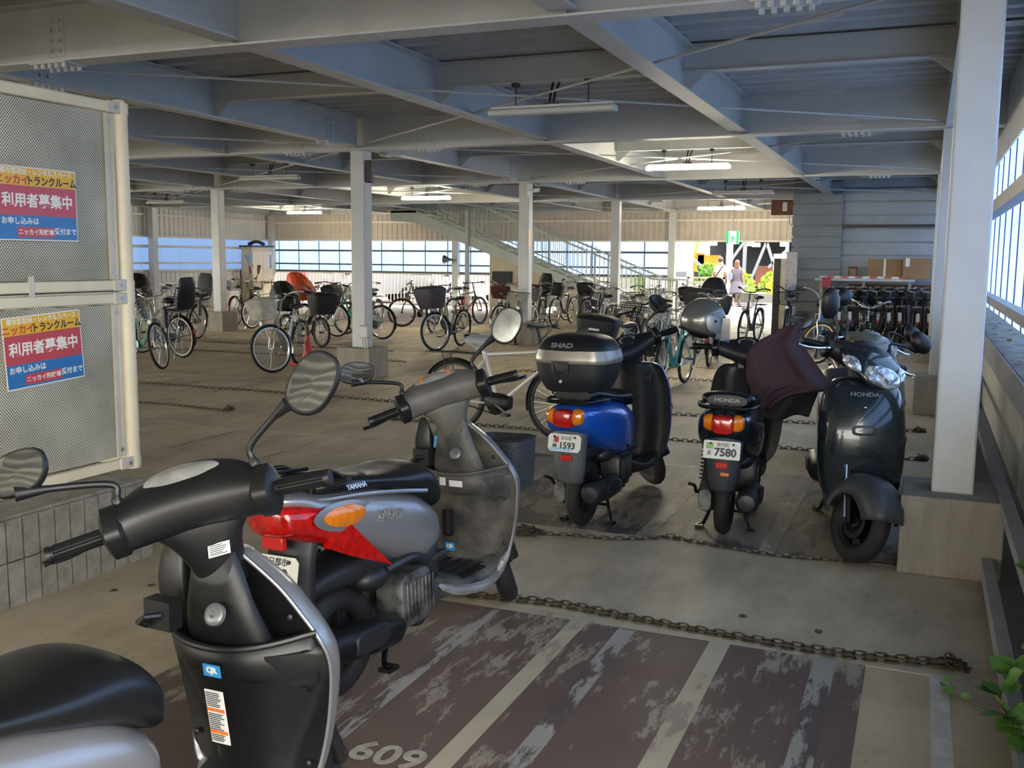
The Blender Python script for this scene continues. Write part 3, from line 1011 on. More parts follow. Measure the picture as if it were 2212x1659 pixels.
    mu = B(b, 'muffler', BLKMET if jog else STEELD)
    b = MB(); b.tube(cr([(.13, -.38, .235), (.13, -.25, .19), (.08, -.15, .18), (.02, -.12, .22)], 4), .016, 8); B(b, 'exhaust_pipe', STEELD, mu)
    b = MB()
    b.loft([sring((.213, yy, .26), (0, 1, 0), (0, 0, 1), .1 if False else .09, .035, 3.5) for yy in (-.62,)] + [sring((.205, -.62, .26), (0, 1, 0), (0, 0, 1), .1, .042, 3.5)])
    B(b, 'heat_guard', BLKM, mu)
    b = MB(); b.tube([(-.12, -.62, .26), (-.115, -.52, .52)], .016, 10)
    for k in range(9):
        z = .31 + .021 * k
        yy = -.62 + .10 * (z - .26) / .26
        ringtyre_pts = [(-.12 + .03 * cos(a), yy + .03 * sin(a), z + .021 * a / (2 * pi)) for a in [2 * pi * j / 10 for j in range(11)]]
        b.tube(ringtyre_pts, .005, 5)
    B(b, 'shock_absorber', STEELD)
    b = MB()                                            # centre stand: two legs with feet
    for s in (-1, 1):
        b.tube(cr([(s * .06, -.36, .17), (s * .10, -.42, .10), (s * .13, -.46, .02), (s * .15, -.50, .012)], 4), .011, 8)
        b.cbox((s * .15, -.50, .010), (.022, .03, .008))
    b.tube([(-.10, -.42, .10), (.10, -.42, .10)], .009, 8)
    if lean > .02:
        b.v = []; b.f = []; b.m = []
        b.tube(cr([(-.08, -.30, .19), (-.13, -.36, .11), (-.17, -.40, .05)], 4), .011, 8)
        b2 = MB(); b2.tube(cr([(.08, -.36, .18), (.12, -.45, .13), (.16, -.50, .11), (.19, -.52, .115)], 4), .011, 8)
        b2.cbox((.19, -.52, .115), (.025, .03, .007)); B(b2, 'center_stand', BLKMET)
    B(b, 'stand', BLKMET)
    b = MB(); b.tube(cr([(-.13, -.60, .26), (-.16, -.62, .24), (-.165, -.68, .29), (-.2, -.69, .30)], 4), .010, 8); B(b, 'kick_pedal', BLKMET)

    # ---- steering: handlebar cover and everything on it
    b = MB()
    if jog:
        # (x, y, z, depth half, height half)
        tab = [(-.185, .135, 1.0, .042, .042), (-.16, .15, 1.01, .055, .052), (-.10, .185, 1.025, .078, .062), (0, .20, 1.035, .092, .066), (.10, .185, 1.025, .078, .062), (.16, .15, 1.01, .055, .052), (.185, .135, 1.0, .042, .042)]
    else:
        tab = [(-.21, .14, 1.0, .038, .034), (-.17, .155, 1.005, .05, .042), (-.10, .20, 1.0, .085, .055), (0, .225, .995, .115, .062), (.10, .20, 1.0, .085, .055), (.17, .155, 1.005, .05, .042), (.21, .14, 1.0, .038, .034)]
    b.loft([sring((xx, yy, zz), (0, .92, .38), (0, -.38, .92), d, h, 2.5, 26) for xx, yy, zz, d, h in cr(tab, 5)])
    # neck
    if not jog:                                          # round instrument pod on a stout column
        b.loft([sring((0, yy, zz), (1, 0, 0), (0, .72, .69), w, d, 2.4, 26) for yy, zz, w, d in cr([(.175, 1.05, .085, .058), (.19, 1.02, .098, .07), (.21, .97, .085, .07), (.235, .90, .07, .06), (.25, .84, .068, .055)], 4)])
    else: b.loft([sring((0, yy, zz), (1, 0, 0), (0, .9, .45), w, d, 2.6, 26) for yy, zz, w, d in cr([(.20, 1.03, .165, .06), (.205, .985, .125, .064), (.215, .94, .085, .062), (.23, .89, .066, .056), (.245, .85, .06, .05), (.255, .82, .056, .05)], 4)])
    S(b); hc = B(b, 'handlebar_cover', bar_m)
    if not jog:                                          # front half of the cowl in body paint
        b = MB()
        b.loft([sring((0, yy, zz), (1, 0, 0), (0, -.35, .94), w, h, 2.5, 28) for yy, zz, w, h in cr([(.22, 1.0, .165, .058), (.28, .985, .165, .075), (.34, .965, .15, .09), (.39, .94, .115, .08), (.415, .92, .07, .055)], 4)])
        S(b); B(b, 'headlamp_cowl', o.get('cowl', paint), hc)
        def hl(xc, yc, zc, w, h, nm='headlamp'):
            b = MB()
            b.loft([sring((xc, yc + dy, zc), (1, 0, 0), (0, -.55, .84), w * k, h * k, 2.3, 26) for dy, k in ((-.03, 1.05), (.012, 1.0), (.028, .8), (.036, .45), (.038, .1))])
            S(b); B(b, nm, CLEARL, hc)
        if o.get('lamp') == 'round':
            hl(0, .395, .92, .078, .078)
            for s in (-1, 1):
                b = MB(); b.loft([[V(s * .13, .335, .985) + (V(s * a, -abs(a) * .5, 0) * k) + V(0, -.25 * c, c) * k + V(0, dd, dd * .4) for a, c in ((-.045, -.03), (.035, -.04), (.0, .04))] for k, dd in ((1, 0), (1, .012), (.7, .02))])
                S(b); B(b, 'turn_signal', CLEARL, hc)
        else:
            hl(0, .395, .935, .105, .066)
            for s in (-1, 1):
                b = MB(); b.loft([sring((s * (.13 + dx), .345 + dy, .958), (s * .9, -.42, .12), (0, -.5, .86), .062 * k, .042 * k, 2.0, 20) for dx, dy, k in ((0, -.02, 1.05), (.004, .010, 1), (.008, .02, .7), (.01, .024, .1))])
                S(b); B(b, 'turn_signal', CLEARL, hc)
    # meter
    b = MB(); rows = []
    mc, mu_, mv = (V(-.01, .172, 1.088), V(1, 0, 0), V(0, .86, .51)) if jog else (V(0, .165, 1.052), V(1, 0, 0), V(0, .72, .69))
    ru, rv = (.088, .042) if jog else (.07, .042)
    up = mu_.cross(mv)
    for r in (1.12, 1.0, .75, .45, .1):
        rows.append([mc + mu_ * (ru * r * cos(a)) + mv * (rv * r * sin(a)) + up * (.016 * (1 - r * r) if r <= 1 else -.02) for a in [2 * pi * k / 32 for k in range(32)]])
    b.loft(rows); S(b); me = B(b, 'meter', o.get('meter', METERF), hc)
    if not jog or o.get('dusty'):
        b = MB()
        for k in range(11):
            a = radians(-20 + 22 * k)
            p = mc + mu_ * (ru * .8 * cos(a)) + mv * (rv * .8 * sin(a)) + up * .010
            q = mc + mu_ * (ru * .62 * cos(a)) + mv * (rv * .62 * sin(a)) + up * .013
            b.bar(p, q, .004, .002, up)
        S(b); B(b, 'meter_dial', WHITEL if not jog else STKO, me, smooth=False)
    if jog:                                              # pale line along the front edge of the cover
        b = MB(); b.tube([st(p) for p in cr([(-.185, .165, 1.03), (-.16, .19, 1.053), (-.10, .235, 1.082), (0, .258, 1.095), (.10, .235, 1.082), (.16, .19, 1.053), (.185, .165, 1.03)], 4)], .006, 6); B(b, 'cover_seam', BADGE, hc)
    gz = .995 if jog else .995
    for s in (-1, 1):
        gd = V(s * .98, -.17, -.05).normalized()
        g0 = V(s * (.182 if jog else .20), .135, gz + .012)
        b = MB(); b.tube([g0, g0 + gd * .135], .0165, 14)
        for k in range(14):
            a = 2 * pi * k / 14
            pv = gd.orthogonal().normalized(); pw = gd.cross(pv)
            off = (pv * cos(a) + pw * sin(a)) * .0165
            b.tube([g0 + gd * .02 + off, g0 + gd * .125 + off], .0025, 4)
        b.tube([g0 + gd * .13, g0 + gd * .14], .020, 14); b.tube([g0, g0 + gd * .012], .021, 14)
        S(b); B(b, 'grip', BLKP)
        b = MB()                                         # switch box
        b.loft([sring(g0 - gd * .005 + gd * t, gd.orthogonal(), gd.cross(gd.orthogonal()), r, r, 4, 16) for t, r in ((-.028, .030), (-.02, .036), (.012, .036), (.02, .028))])
        S(b); sw = B(b, 'switch_box', BLKP)
        b = MB(); c = g0 - gd * .006 + V(0, -.036, .006)
        b.cbox(c, (.011, .006, .009)); b.cbox(c + V(0, .003, -.022), (.010, .006, .006)); b.cbox(c + V(0, .016, .024), (.012, .010, .005))
        S(b); B(b, 'switch_button', (YEL if s < 0 else PINK) if o.get('dusty') else STEELD, sw, bevel=.003)
        b = MB()                                         # brake lever
        l0 = g0 + V(0, .045, .0)
        b.tube(cr([tuple(l0 - gd * .01), tuple(l0 + gd * .04 + V(0, .02, -.01)), tuple(l0 + gd * .12 + V(0, .018, -.022)), tuple(l0 + gd * .165 + V(0, .012, -.02)), tuple(l0 + gd * .172 + V(0, .010, -.02))], 4), [.009] * 5 + [.007] * 6 + [.0065] * 4 + [.009] * 2, 8)
        S(b); B(b, 'brake_lever', o.get('lever', BLKMET))
        # mirror
        mirr = o['mirrors'].get(s)
        if mirr:
            (tipv, rad, tilt_, faced) = mirr             # mirror centre (unsteered local), half axes, roll, facing direction
            base = V(s * (.158 if jog else .172), .16, gz + .06)
            tip = V(tipv)
            mid = base + V(0, .005, .09) if jog else base + (tip - base) * .3 + V(0, 0, .05)
            nf = V(faced).normalized()
            mu2 = V(0, 0, 1).cross(nf).normalized(); mv2 = nf.cross(mu2)
            cu, cv = mu2 * cos(tilt_) + mv2 * sin(tilt_), -mu2 * sin(tilt_) + mv2 * cos(tilt_)
            low = tip - cv * rad[1] * .95 - cu * rad[0] * o.get('mroot', .3) * 1
            b = MB()
            b.tube(cr([tuple(base + V(0, 0, -.03)), tuple(base + V(0, 0, .02)), tuple(base + V(0, 0, .055)), tuple(base + (low - base) * .55 + V(0, 0, .03)), tuple(low)], 5), [.013] * 6 + [.008] * 11 + [.011, .013, .015, .017], 10)
            S(b); B(b, 'mirror_stem', BLKP)
            b = MB()
            def mring(k, d, e=2.35):
                out = []
                for j in range(32):
                    a = 2 * pi * j / 32
                    c_, s_ = cos(a), sin(a)
                    wob = 1 - .13 * s_ * c_ * 1.4 * s
                    out.append(tip + cu * (rad[0] * k * wob * math.copysign(abs(c_) ** (2 / e), c_)) + cv * (rad[1] * k * math.copysign(abs(s_) ** (2 / e), s_)) - nf * d)
                return out
            b.loft([mring(1.0, 0), mring(1.06, .006), mring(1.02, .022), mring(.8, .038), mring(.4, .048), mring(.05, .050)])
            S(b); ms = B(b, 'mirror_shell', o.get('mshell', BLKP))
            b = MB(); b.loft([mring(.93, -.0005), mring(.5, -.0015), mring(.05, -.002)]); S(b); B(b, 'mirror_glass', o.get('mglass', {}).get(s, MIRROR), ms)
    return root, dict(st=st, S=S, shield=shield, rear=bd, seat=seat, hc=hc, B=B, fn=fn)

def sticker(parent, c, ux, uy, w, h, m, name='sticker', thick=.0012):
    ux, uy = V(ux).normalized(), V(uy).normalized(); n = ux.cross(uy)
    b = MB(); c = V(c)
    b.loft([[c + ux * (a * w / 2) + uy * (d * h / 2) + n * t for a, d in ((-1, -1), (1, -1), (1, 1), (-1, 1))] for t in (-thick, thick)])
    return b.build(name, m, parent, smooth=False)

# ------ the near scooter (only its rear half of the frame is cut off by the picture)
K = lambda s, sz, dx, dz, bo=.002, mm=None, sx=1.0: (s, sz, dx, dz, mm or INKG, bo, sx)
near, H = make_scooter('scooter', 'black scooter with clean handlebar and white paper stickers, nearest of all, cut by the frame', -1.525, 1.60, .07, .62, .0,
    dict(style='jog', paint=SILV, inner=BLKP, bar=BLKP, fender=BLKM, trim=SILV, plate=[K('412', .05, 0, -.01)],
         mirrors={-1: ((-.318, .082, 1.196), (.062, .047), .15, (.12, -1, .34)), 1: ((.335, .127, 1.215), (.052, .073), -.85, (-.1, -1, .32))}))
def face_print(parent, c, ux, uy, w, h, rows, name='sticker_print'):
    """small lines of print on a sticker"""
    ux, uy = V(ux).normalized(), V(uy).normalized(); n = ux.cross(uy); c = V(c) + n * .0016
    b = MB()
    for v, x0, x1, t in rows:
        b.loft([[c + ux * (a * w / 2) + uy * ((v + d * t) * h / 2) + n * k for a, d in ((x0, -1), (x1, -1), (x1, 1), (x0, 1))] for k in (-.0004, .0003)])
    return b.build(name, INKG, parent, smooth=False)
uxs, uys = (1, -.02, .05), (-.06, -.10, 1)
s0 = sticker(H['shield'], (.03, .232, .622), uxs, uys, .052, .030, STKB); s0['label'] = 'blue anti-theft sticker'
text('CJR', .020, 'sticker_lettering', WHITEL, s0, (.03, .2305, .623), uxs, uys, .0008)
s1 = sticker(H['shield'], (.038, .238, .508), uxs, uys, .056, .135, WHITEL); s1['label'] = 'white sticker with orange bands'
for dz in (.018, -.038):
    c = V(.038, .2365, .508) + V(uys).normalized() * dz
    sticker(s1, c, uxs, uys, .054, .008, STKO, 'orange_band', .0008)
rng = random.Random(3)
face_print(s1, (.038, .2362, .508), uxs, uys, .05, .13, [(v, -.95, rng.uniform(.3, .95), .012) for v in [-.92 + .075 * k for k in range(26)] if not (.18 < v < .36 or -.68 < v < -.48)])
s2 = sticker(H['hc'], H['st']((.03, .150, .905)), H['st']((.04, .150, .905)) - H['st']((.03, .150, .905)), H['st']((.03, .166, .925)) * 1 - H['st']((.03, .150, .905)), .05, .032, WHITEL)

q0, q1, q2 = H['st']((.03, .150, .905)), H['st']((.04, .150, .905)), H['st']((.03, .166, .925))
face_print(s2, q0, q1 - q0, q2 - q0, .05, .032, [(v, -.85, rng.uniform(.3, .85), .05) for v in (.7, .4, .1, -.2, -.5, -.75)])

# ------ the dusty silver scooter
jogs, J = make_scooter('scooter', 'dusty silver scooter with big red tail lamp and amber signal, behind the near black one', -1.816, 3.514, .118, .654, .041,
    dict(style='jog', paint=SILV, inner=DUSTY, bar=DUSTYB, fender=BLKM, trim=DUSTYS, dusty=True, floor=DUSTY,
         plate=[K('春日部市', .028, .0, .029, .0004), K('258', .062, .012, -.016, .0025)],
         mirrors={-1: ((-.305, .097, 1.208), (.068, .045), -.3, (.15, -1, .2)), 1: ((.339, .113, 1.204), (.055, .076), -.9, (-.1, -1, .15))}, mglass={1: MIRRORD}))
j1 = sticker(J['shield'], (.0, .243, .36), uxs, uys, .045, .035, STKB)
text('CJR', .020, 'sticker_lettering', WHITEL, j1, (.0, .2415, .362), uxs, uys, .0008)
b = MB()
for x0, x1, z0, z1 in ((-.022, -.018, .41, .52), (.014, .018, .41, .52), (-.022, .018, .41, .414), (-.022, .018, .516, .52)): b.box(x0, x1, .222, .25, z0, z1)
b.build('inspection_slot', BLKP, J['shield'], smooth=False)
sticker(J['shield'], (-.07, .236, .640), (1, .05, 0), (0, -.02, 1), .05, .022, WHITEL); sticker(J['shield'], (-.02, .233, .642), (1, 0, 0), (0, -.02, 1), .03, .034, WHITEL); sticker(J['shield'], (.045, .234, .636), (1, 0, .0), (0, -.02, 1), .065, .026, WHITEL)
sticker(J['shield'], (-.075, .285, .80), (1, .1, 0), (0, .25, 1), .03, .05, STKB)
text('JOG', .052, 'badge_lettering', BADGE, J['rear'], (.1705, -.43, .655), (0, 1, -.22), (.25, .2, 1), .002, .002, sx=1.3)
text('YAMAHA', .026, 'seat_lettering', BADGE, J['seat'], (.146, -.60, .79), (0, 1, -.05), (-.25, 0, 1), .001, .001)
# mesh pannier hung ahead of the shield

b = MB()
b.loft([sring((.05, .58, zz + .05), (1, 0, 0), (0, 1, 0), w, d, 5, 24) for zz, w, d in ((.50, .115, .09), (.505, .12, .095), (.72, .135, .105), (.725, .14, .11), (.73, .125, .095), (.53, .11, .085))], cap=True)
fb = b.build('front_basket', mat('mesh_basket', '1E2022', .7, col2='34373A', scale=120, lo=.45, hi=.55), jogs)

# ------ scooters of the row behind the chain
BLUEP = mat('blue_metallic_paint', '1B57B8', .22, .25, coat=.6)
NAVYP = mat('navy_paint', '1A222C', .25, .3, coat=.5)
SLATEP = mat('slate_paint', '20282E', .22, .25, coat=.6)
KHAKIP = mat('khaki_paint', '6B6656', .3, .1, coat=.4)
GREYF = mat('grey_fender_plastic', '4C4D4F', .5, 0, var=.08, scale=8)
GREYD = mat('dark_fender_plastic', '33363A', .5, 0, var=.08, scale=8)
TKB = mat('plate_red', 'A8403A', .5); TKC = mat('plate_sky', '9DC3D6', .5); TKG = mat('plate_green', '8FB45A', .5)
blue, Bq = make_scooter('scooter', 'blue and black scooter carrying a black top box, plate 1593', -1.775, 6.10, .065, .86, .008,
    dict(style='tact', paint=BLUEP, inner=BLKM, bar=BLKM, cowl=BLUEP, fender=BLKM, rfender=GREYF, meter=METERD,
         plate=[K('足立区', .022, .012, .026, .0003), K('1593', .050, .018, -.016, .0015), K('N', .026, -.058, -.018)], plate_marks=[(-.05, .018, .03, .032, TKB), (-.02, -.036, .13, .018, TKC)],
         mirrors={1: ((.30, .144, 1.201), (.06, .066), -.5, (.35, -1, .45)), -1: ((-.30, .12, 1.19), (.055, .06), .4, (-.5, -1, .6))}))
sticker(Bq['shield'], (-.03, .262, .60), (1, .0, 0), (0, 0, 1), .07, .045, WHITEL)
b = MB()
b.tube(cr([(-.04, .235, .705), (-.04, .21, .70), (-.04, .205, .68), (-.04, .235, .67)], 3), .006, 6); b.build('bag_hook', BLKP, Bq['shield'])
s7, S7 = make_scooter('scooter', 'dark navy scooter with plate 7580 holding a helmet and a purple rain cape', -1.044, 6.268, -.06, -.12, -.02,
    dict(style='tact', paint=NAVYP, inner=BLKM, bar=BLKM, cowl=NAVYP, fender=BLKM, rfender=GREYD, meter=METERD,
         plate=[K('宮代町', .023, .006, .027, .0003), K('7580', .060, .020, -.014, .0022), K('ま', .030, -.068, -.020, .0005)], plate_marks=[(-.066, .02, .04, .034, TKG)], plate_round=True,
         mirrors={1: ((.325, .119, 1.235), (.066, .052), .35, (.2, -1, .4))}))
text('HONDA', .030, 'seat_lettering', TEXTG, S7['seat'], (.0, -.752, .805), (1, 0, 0), (0, .25, 1), .001, .001, sx=1.25)
sticker(S7['fn'], (.02, -.844, .405), (1, 0, 0), (0, 0, 1), .045, .018, STKO)
sticker(S7['hc'], (-.03, .168, .905), (1, 0, 0), (0, .35, 1), .035, .028, TEXTG)
hf, HF = make_scooter('scooter', 'slate grey scooter facing out, big clear headlamp, beside the concrete plinth', -.335, 6.02, 2.99, .58, 0.0,
    dict(style='tact', sw=.9, scale=1.05, paint=SLATEP, inner=BLKM, bar=BLKM, cowl=SLATEP, fender=GREYD, fork=BLKMET, lever=CHROME, rim=BLKMET, meter=METERD, plate=[K('0', .05, 0, -.01)],
         mirrors={1: ((.268, .147, 1.225), (.056, .078), -.55, (.3, -1, 0)), -1: ((-.37, .127, 1.161), (.062, .045), .5, (-.3, -1, 0))}))
text('HONDA', .030, 'badge_lettering', TEXTG, HF['shield'], (0, .452, .835), (-1, 0, 0), (0, -.45, 1), .001, .001, sx=1.25)
b = MB(); b.loft([sring((0, yy, .66), (1, 0, 0), (0, 0, 1), w, h, 4, 20) for yy, w, h in ((.48, .06, .026), (.515, .06, .026), (.516, .045, .014), (.50, .04, .012))]); b.build('cowl_vent', BLKP, HF['shield'])
for x_, z_ in ((0, .775), (-.04, .595), (.04, .595), (.105, .56)):
    b = MB(); b.ell((x_, .512 - abs(x_) * .25 - max(0, z_ - .7) * .25, z_), (.010, .010, .008), 10, 6); b.build('cowl_screw', CHROME, HF['shield'])
b = MB(); b.cyl(HF['st']((.095, .575, .215)), HF['st']((.088, .45, .47)), .009, 10); b.build('fork_tube', CHROME, hf)
kh, KH = make_scooter('scooter', 'khaki scooter with round headlamp, parked behind the slate grey one', -.40, 7.72, 2.93, .45, 0.0,
    dict(style='tact', lamp='round', paint=KHAKIP, inner=BLKM, bar=KHAKIP, cowl=KHAKIP, fender=KHAKIP, lever=CHROME, meter=METERD, plate=[K('1', .05, 0, -.01)],
         mirrors={1: ((.24, .12, 1.28), (.06, .06), 0, (.2, -1, 0)), -1: ((-.37, .127, 1.13), (.058, .05), .3, (-.3, -1, 0))}))

# ------ top box
tb = thing('top_box', 'black and silver top box mounted on the blue scooter', 'top box', (0, 0, 0))
BP = Matrix.Translation((-1.775, 6.10, 0)) @ Matrix.Rotation(-.065, 4, 'Z') @ Matrix.Rotation(-.008, 4, 'Y')
tb.matrix_world = BP @ Matrix.Translation((-.025, -.60, 0))
def bring(z, w, d, e=3.6): return sring((0, -.0, z), (1, 0, 0), (0, 1, 0), w, d, e, 40)
b = MB(); b.loft([bring(z, w, d) for z, w, d in cr([(.815, .15, .14), (.83, .175, .16), (.90, .215, .19), (.985, .232, .20)], 4)]); lo = b.build('box_base', BLKM, tb)
b = MB(); b.loft([bring(z, w, d) for z, w, d in cr([(.987, .236, .203), (1.01, .238, .205), (1.06, .225, .198)], 4)]); b.build('box_band', mat('band_silver', '8E8A80', .3, .5), tb)
b = MB(); b.loft([bring(z, w, d, 3.2) for z, w, d in cr([(1.058, .226, .199), (1.09, .21, .185), (1.125, .175, .155), (1.145, .11, .10), (1.15, .03, .03)], 4)]); ld = b.build('lid', BLKP, tb)
text('SHAD', .040, 'lid_lettering', BADGE, ld, (-.03, -.186, 1.088), (1, 0, 0), (0, .55, 1), .0015, .001, sx=1.3)
b = MB(); b.prism([(-.085, .93), (-.085, 1.0), (.02, 1.0), (.02, .93)], -.20, -.212, 'xz')
b.tube(cr([(-.075, -.214, .985), (-.06, -.222, .945), (-.03, -.224, .938), (0, -.222, .945), (.012, -.214, .985)], 4), .006, 8); b.build('box_latch', STEELD, lo, bevel=.004)
b = MB(); b.cyl((-.03, -.19, .885), (-.03, -.205, .885), .009, 14); b.build('box_lock', BADGE, lo)
text('SH33', .022, 'side_lettering', TEXTG, lo, (.2, -.10, .965), (0.25, 1, 0), (.15, 0, 1), .001, .001)
b = MB(); b.box(-.12, .14, -.13, .16, .80, .818); b.build('mount_plate', BLKMET, tb, bevel=.004)

# ------ helmet resting on the left grip of the navy scooter
hm = thing('helmet', 'silver grey open-face helmet with clear visor on the navy scooter handlebar', 'helmet', (0, 0, 0))
HP = Matrix.Translation((-1.044, 6.268, 0)) @ Matrix.Rotation(.06, 4, 'Z') @ Matrix.Rotation(.02, 4, 'Y')
hm.matrix_world = HP @ Matrix.Translation((-.275, .115, 1.185)) @ Matrix.Rotation(radians(-72), 4, 'Z') @ Matrix.Rotation(radians(-14), 4, 'X')
HELM = mat('helmet_grey', '6E6E68', .25, .4, coat=.6)
b = MB(); rows = []
for i in range(17):                                     # shell, open below and at the face (local forward = +y)
    th = radians(4 + 118 * i / 16)
    row = []
    for k in range(41):
        ph = radians(-140 + 280 * k / 40) + pi * 1.5
        lim = 1.0
        z = .14 * cos(th)
        r = sin(th)
        row.append((.118 * r * cos(ph), .140 * r * sin(ph) - .005, z))
    rows.append(row)
# face opening: pull the front border back below the brow
for i, row in enumerate(rows):
    for k, p in enumerate(row):
        pass
b.sheet(rows); 
top = []
for i in range(9):
    th = radians(4 + 64 * i / 8)
    top.append([(.118 * sin(th) * cos(radians(90 - 41 + 82 * k / 12)), .140 * sin(th) * sin(radians(90 - 41 + 82 * k / 12)) - .005, .14 * cos(th)) for k in range(13)])
b.sheet(top)
b.build('shell', HELM, hm, solid=.012, fix=True)
b = MB(); b.ell((0, -.012, .0), (.104, .118, .118), 24, 12); b.build('lining', BLKP, hm)
b = MB(); b.tube(cr([(.093, .078, -.072), (.06, -.1, -.078), (0, -.132, -.076), (-.06, -.1, -.078), (-.093, .078, -.072)], 6), .011, 8); b.build('edge_rubber', BLKP, hm)
GLASSV = mat('visor_clear', '7C838A', .06, 0, alpha=.30)
b = MB(); rows = []
for i in range(7):
    z = .075 - .165 * i / 6
    rows.append([((.124 - .0 * i) * sin(radians(-70 + 140 * k / 20)), .02 + (.135 + .045 * i / 6) * cos(radians(-70 + 140 * k / 20)), z) for k in range(21)])
b.sheet(rows); b.build('visor', GLASSV, hm, solid=.003)
for s_ in (-1, 1):
    b = MB(); b.loft([sring((s_ * x_, .045, .0), (0, 1, 0), (0, -.3, 1), w, h, 2.6, 20) for x_, w, h in ((.112, .05, .055), (.124, .048, .052), (.128, .03, .03))]); pv = b.build('visor_hinge', TEXTG, hm)
    b = MB(); b.cyl((s_ * .126, .05, .02), (s_ * .131, .05, .02), .011, 12); b.build('hinge_screw', BLKP, pv)

# ------ rain cape over the right grip
cp = MB(); rows = []
out = [  # (z, x left, x right)
    (1.215, .30, .335), (1.15, .20, .345), (1.085, .09, .355), (1.03, .03, .385), (.97, .02, .43), (.90, .015, .485), (.845, .02, .53), (.805, .03, .515), (.775, .05, .36), (.72, .06, .24), (.66, .10, .18)]
for z, xl, xr in cr(out, 4):
    row = []
    for k in range(41):
        t = k / 40
        amp = .015 * min(1, (1.22 - z) / .15)
        yy = .045 + .16 * max(0, z - 1.0) * 1.2 + amp * sin(t * 9 + 3.2 * z + 2 * t * t) + .6 * amp * sin(t * 19 + 9 * z + 1) - .03 * sin(pi * t)
        row.append((xl + (xr - xl) * t, yy, z + .012 * sin(9 * t + 3)))
    rows.append(row)
cp.sheet(rows)
cape = cp.build('rain_cape', mat('purple_cloth', '3A2630', .75, 0, var=.12, scale=5), None, solid=.006)
cape.matrix_world = HP
tag(cape, 'dark purple rain cape draped over the right grip of the navy scooter', 'rain cape')
b = MB(); rows = []
for i in range(13):
    z = .80 - .20 * i / 12
    rows.append([(.10 + .36 * t - .05 * (i / 12) * t, .10 + .03 * sin(7 * t + i * .2) - .02 * sin(pi * t), z + .06 * (t - .5) * (i / 12) + .01 * sin(11 * t)) for t in [k / 24 for k in range(25)]])
b.sheet(rows)
cpl = b.build('cape_lining', mat('black_cloth', '1D1D21', .8), cape, solid=.008); cpl['label'] = 'black lining of the cape'
# ------------------------------------------------------------------ bicycles
BSIL = mat('bike_silver', 'B4B4B0', .3, .75)
BBLK = mat('bike_black', '17181A', .35, .2)
BWHT = mat('bike_white', 'C9C8C0', .35, .1)
BBLU = mat('bike_blue', '1F4E8C', .3, .3)
BTEA = mat('bike_teal', '3E8F8C', .35, .2)
BGRN = mat('bike_sage', '5F8A7C', .4, .15)
BRED = mat('bike_maroon', '4E1620', .35, .2)
BGRY = mat('bike_grey', '55585B', .35, .4)
BSKY = mat('bike_pale_blue', '7FA9C4', .35, .2)
RIMS = mat('rim_alloy', 'B9B8B2', .3, .8)
RIMY = mat('rim_cream', 'D3C79A', .4, .2)
RIMK = mat('rim_black', '1B1B1C', .4, .4)
SPOK = mat('spoke_steel', 'A9A9A8', .3, .8)
WIRE = mat('basket_wire', 'A3A29C', .35, .7)
WIREK = mat('basket_wire_black', '1E1F20', .4, .4)
FABK = mat('cover_black', '1A1C1F', .6, 0, var=.15, scale=6)
FABM = mat('cover_maroon', '4A1B22', .6, 0, var=.15, scale=6)
FABP = mat('cover_polka', '16171B', .7, 0, col2='B9B9B4', scale=55, lo=.64, hi=.66)
FABO = mat('cover_orange', 'D24A12', .55, 0, var=.12, scale=5)
FABC = mat('cover_clear', '9C9A90', .25, 0, alpha=.7, col2='C0BFB6', scale=9)
FABG = mat('cover_grey', '5B625F', .6, 0, var=.12, scale=4)
REFW = mat('fender_tip_white', 'D0CFC8', .4)
PLASTIC = mat('plastic_wrap', 'C6CBCF', .15, 0, alpha=.45)
MESHC = {}
HBC = V(0, .40, .90); BAX = V(0, -sin(radians(20)), cos(radians(20)))

def bpart(key, fn, nm, m, parent, steer=0.0, smooth=True, ang=45):
    if key not in MESHC:
        b = MB(); fn(b); MESHC[key] = b.mesh(nm, [m], smooth, ang)
    o = bpy.data.objects.new(nm, MESHC[key]); COL.objects.link(o); o.parent = parent
    o.material_slots[0].link = 'OBJECT'; o.material_slots[0].material = m
    if steer:
        o.matrix_local = Matrix.Translation(HBC) @ Matrix.Rotation(steer, 4, BAX) @ Matrix.Translation(-HBC)
    return o

def wire_box(b, zs, xs, ys, nx, ny, nz, r=.0028, cy=.6):
    """tapered wire basket: zs bottom/top, xs, ys half sizes bottom/top"""
    def P(u, v, t):
        return V(u * (xs[0] + (xs[1] - xs[0]) * t), cy + v * (ys[0] + (ys[1] - ys[0]) * t) + .03 * t, zs[0] + (zs[1] - zs[0]) * t)
    for k in range(nz + 1):
        t = k / nz
        b.tube([P(-1, -1, t), P(1, -1, t), P(1, 1, t), P(-1, 1, t)], r * (1.9 if k == nz else 1), 4, closed=True)
    for k in range(nx + 1):
        u = -1 + 2 * k / nx
        b.tube([P(u, -1, 1), P(u, -1, 0), P(u, 1, 0), P(u, 1, 1)], r, 3)
    for k in range(1, ny):
        v = -1 + 2 * k / ny
        b.tube([P(-1, v, 1), P(-1, v, 0), P(1, v, 0), P(1, v, 1)], r, 3)

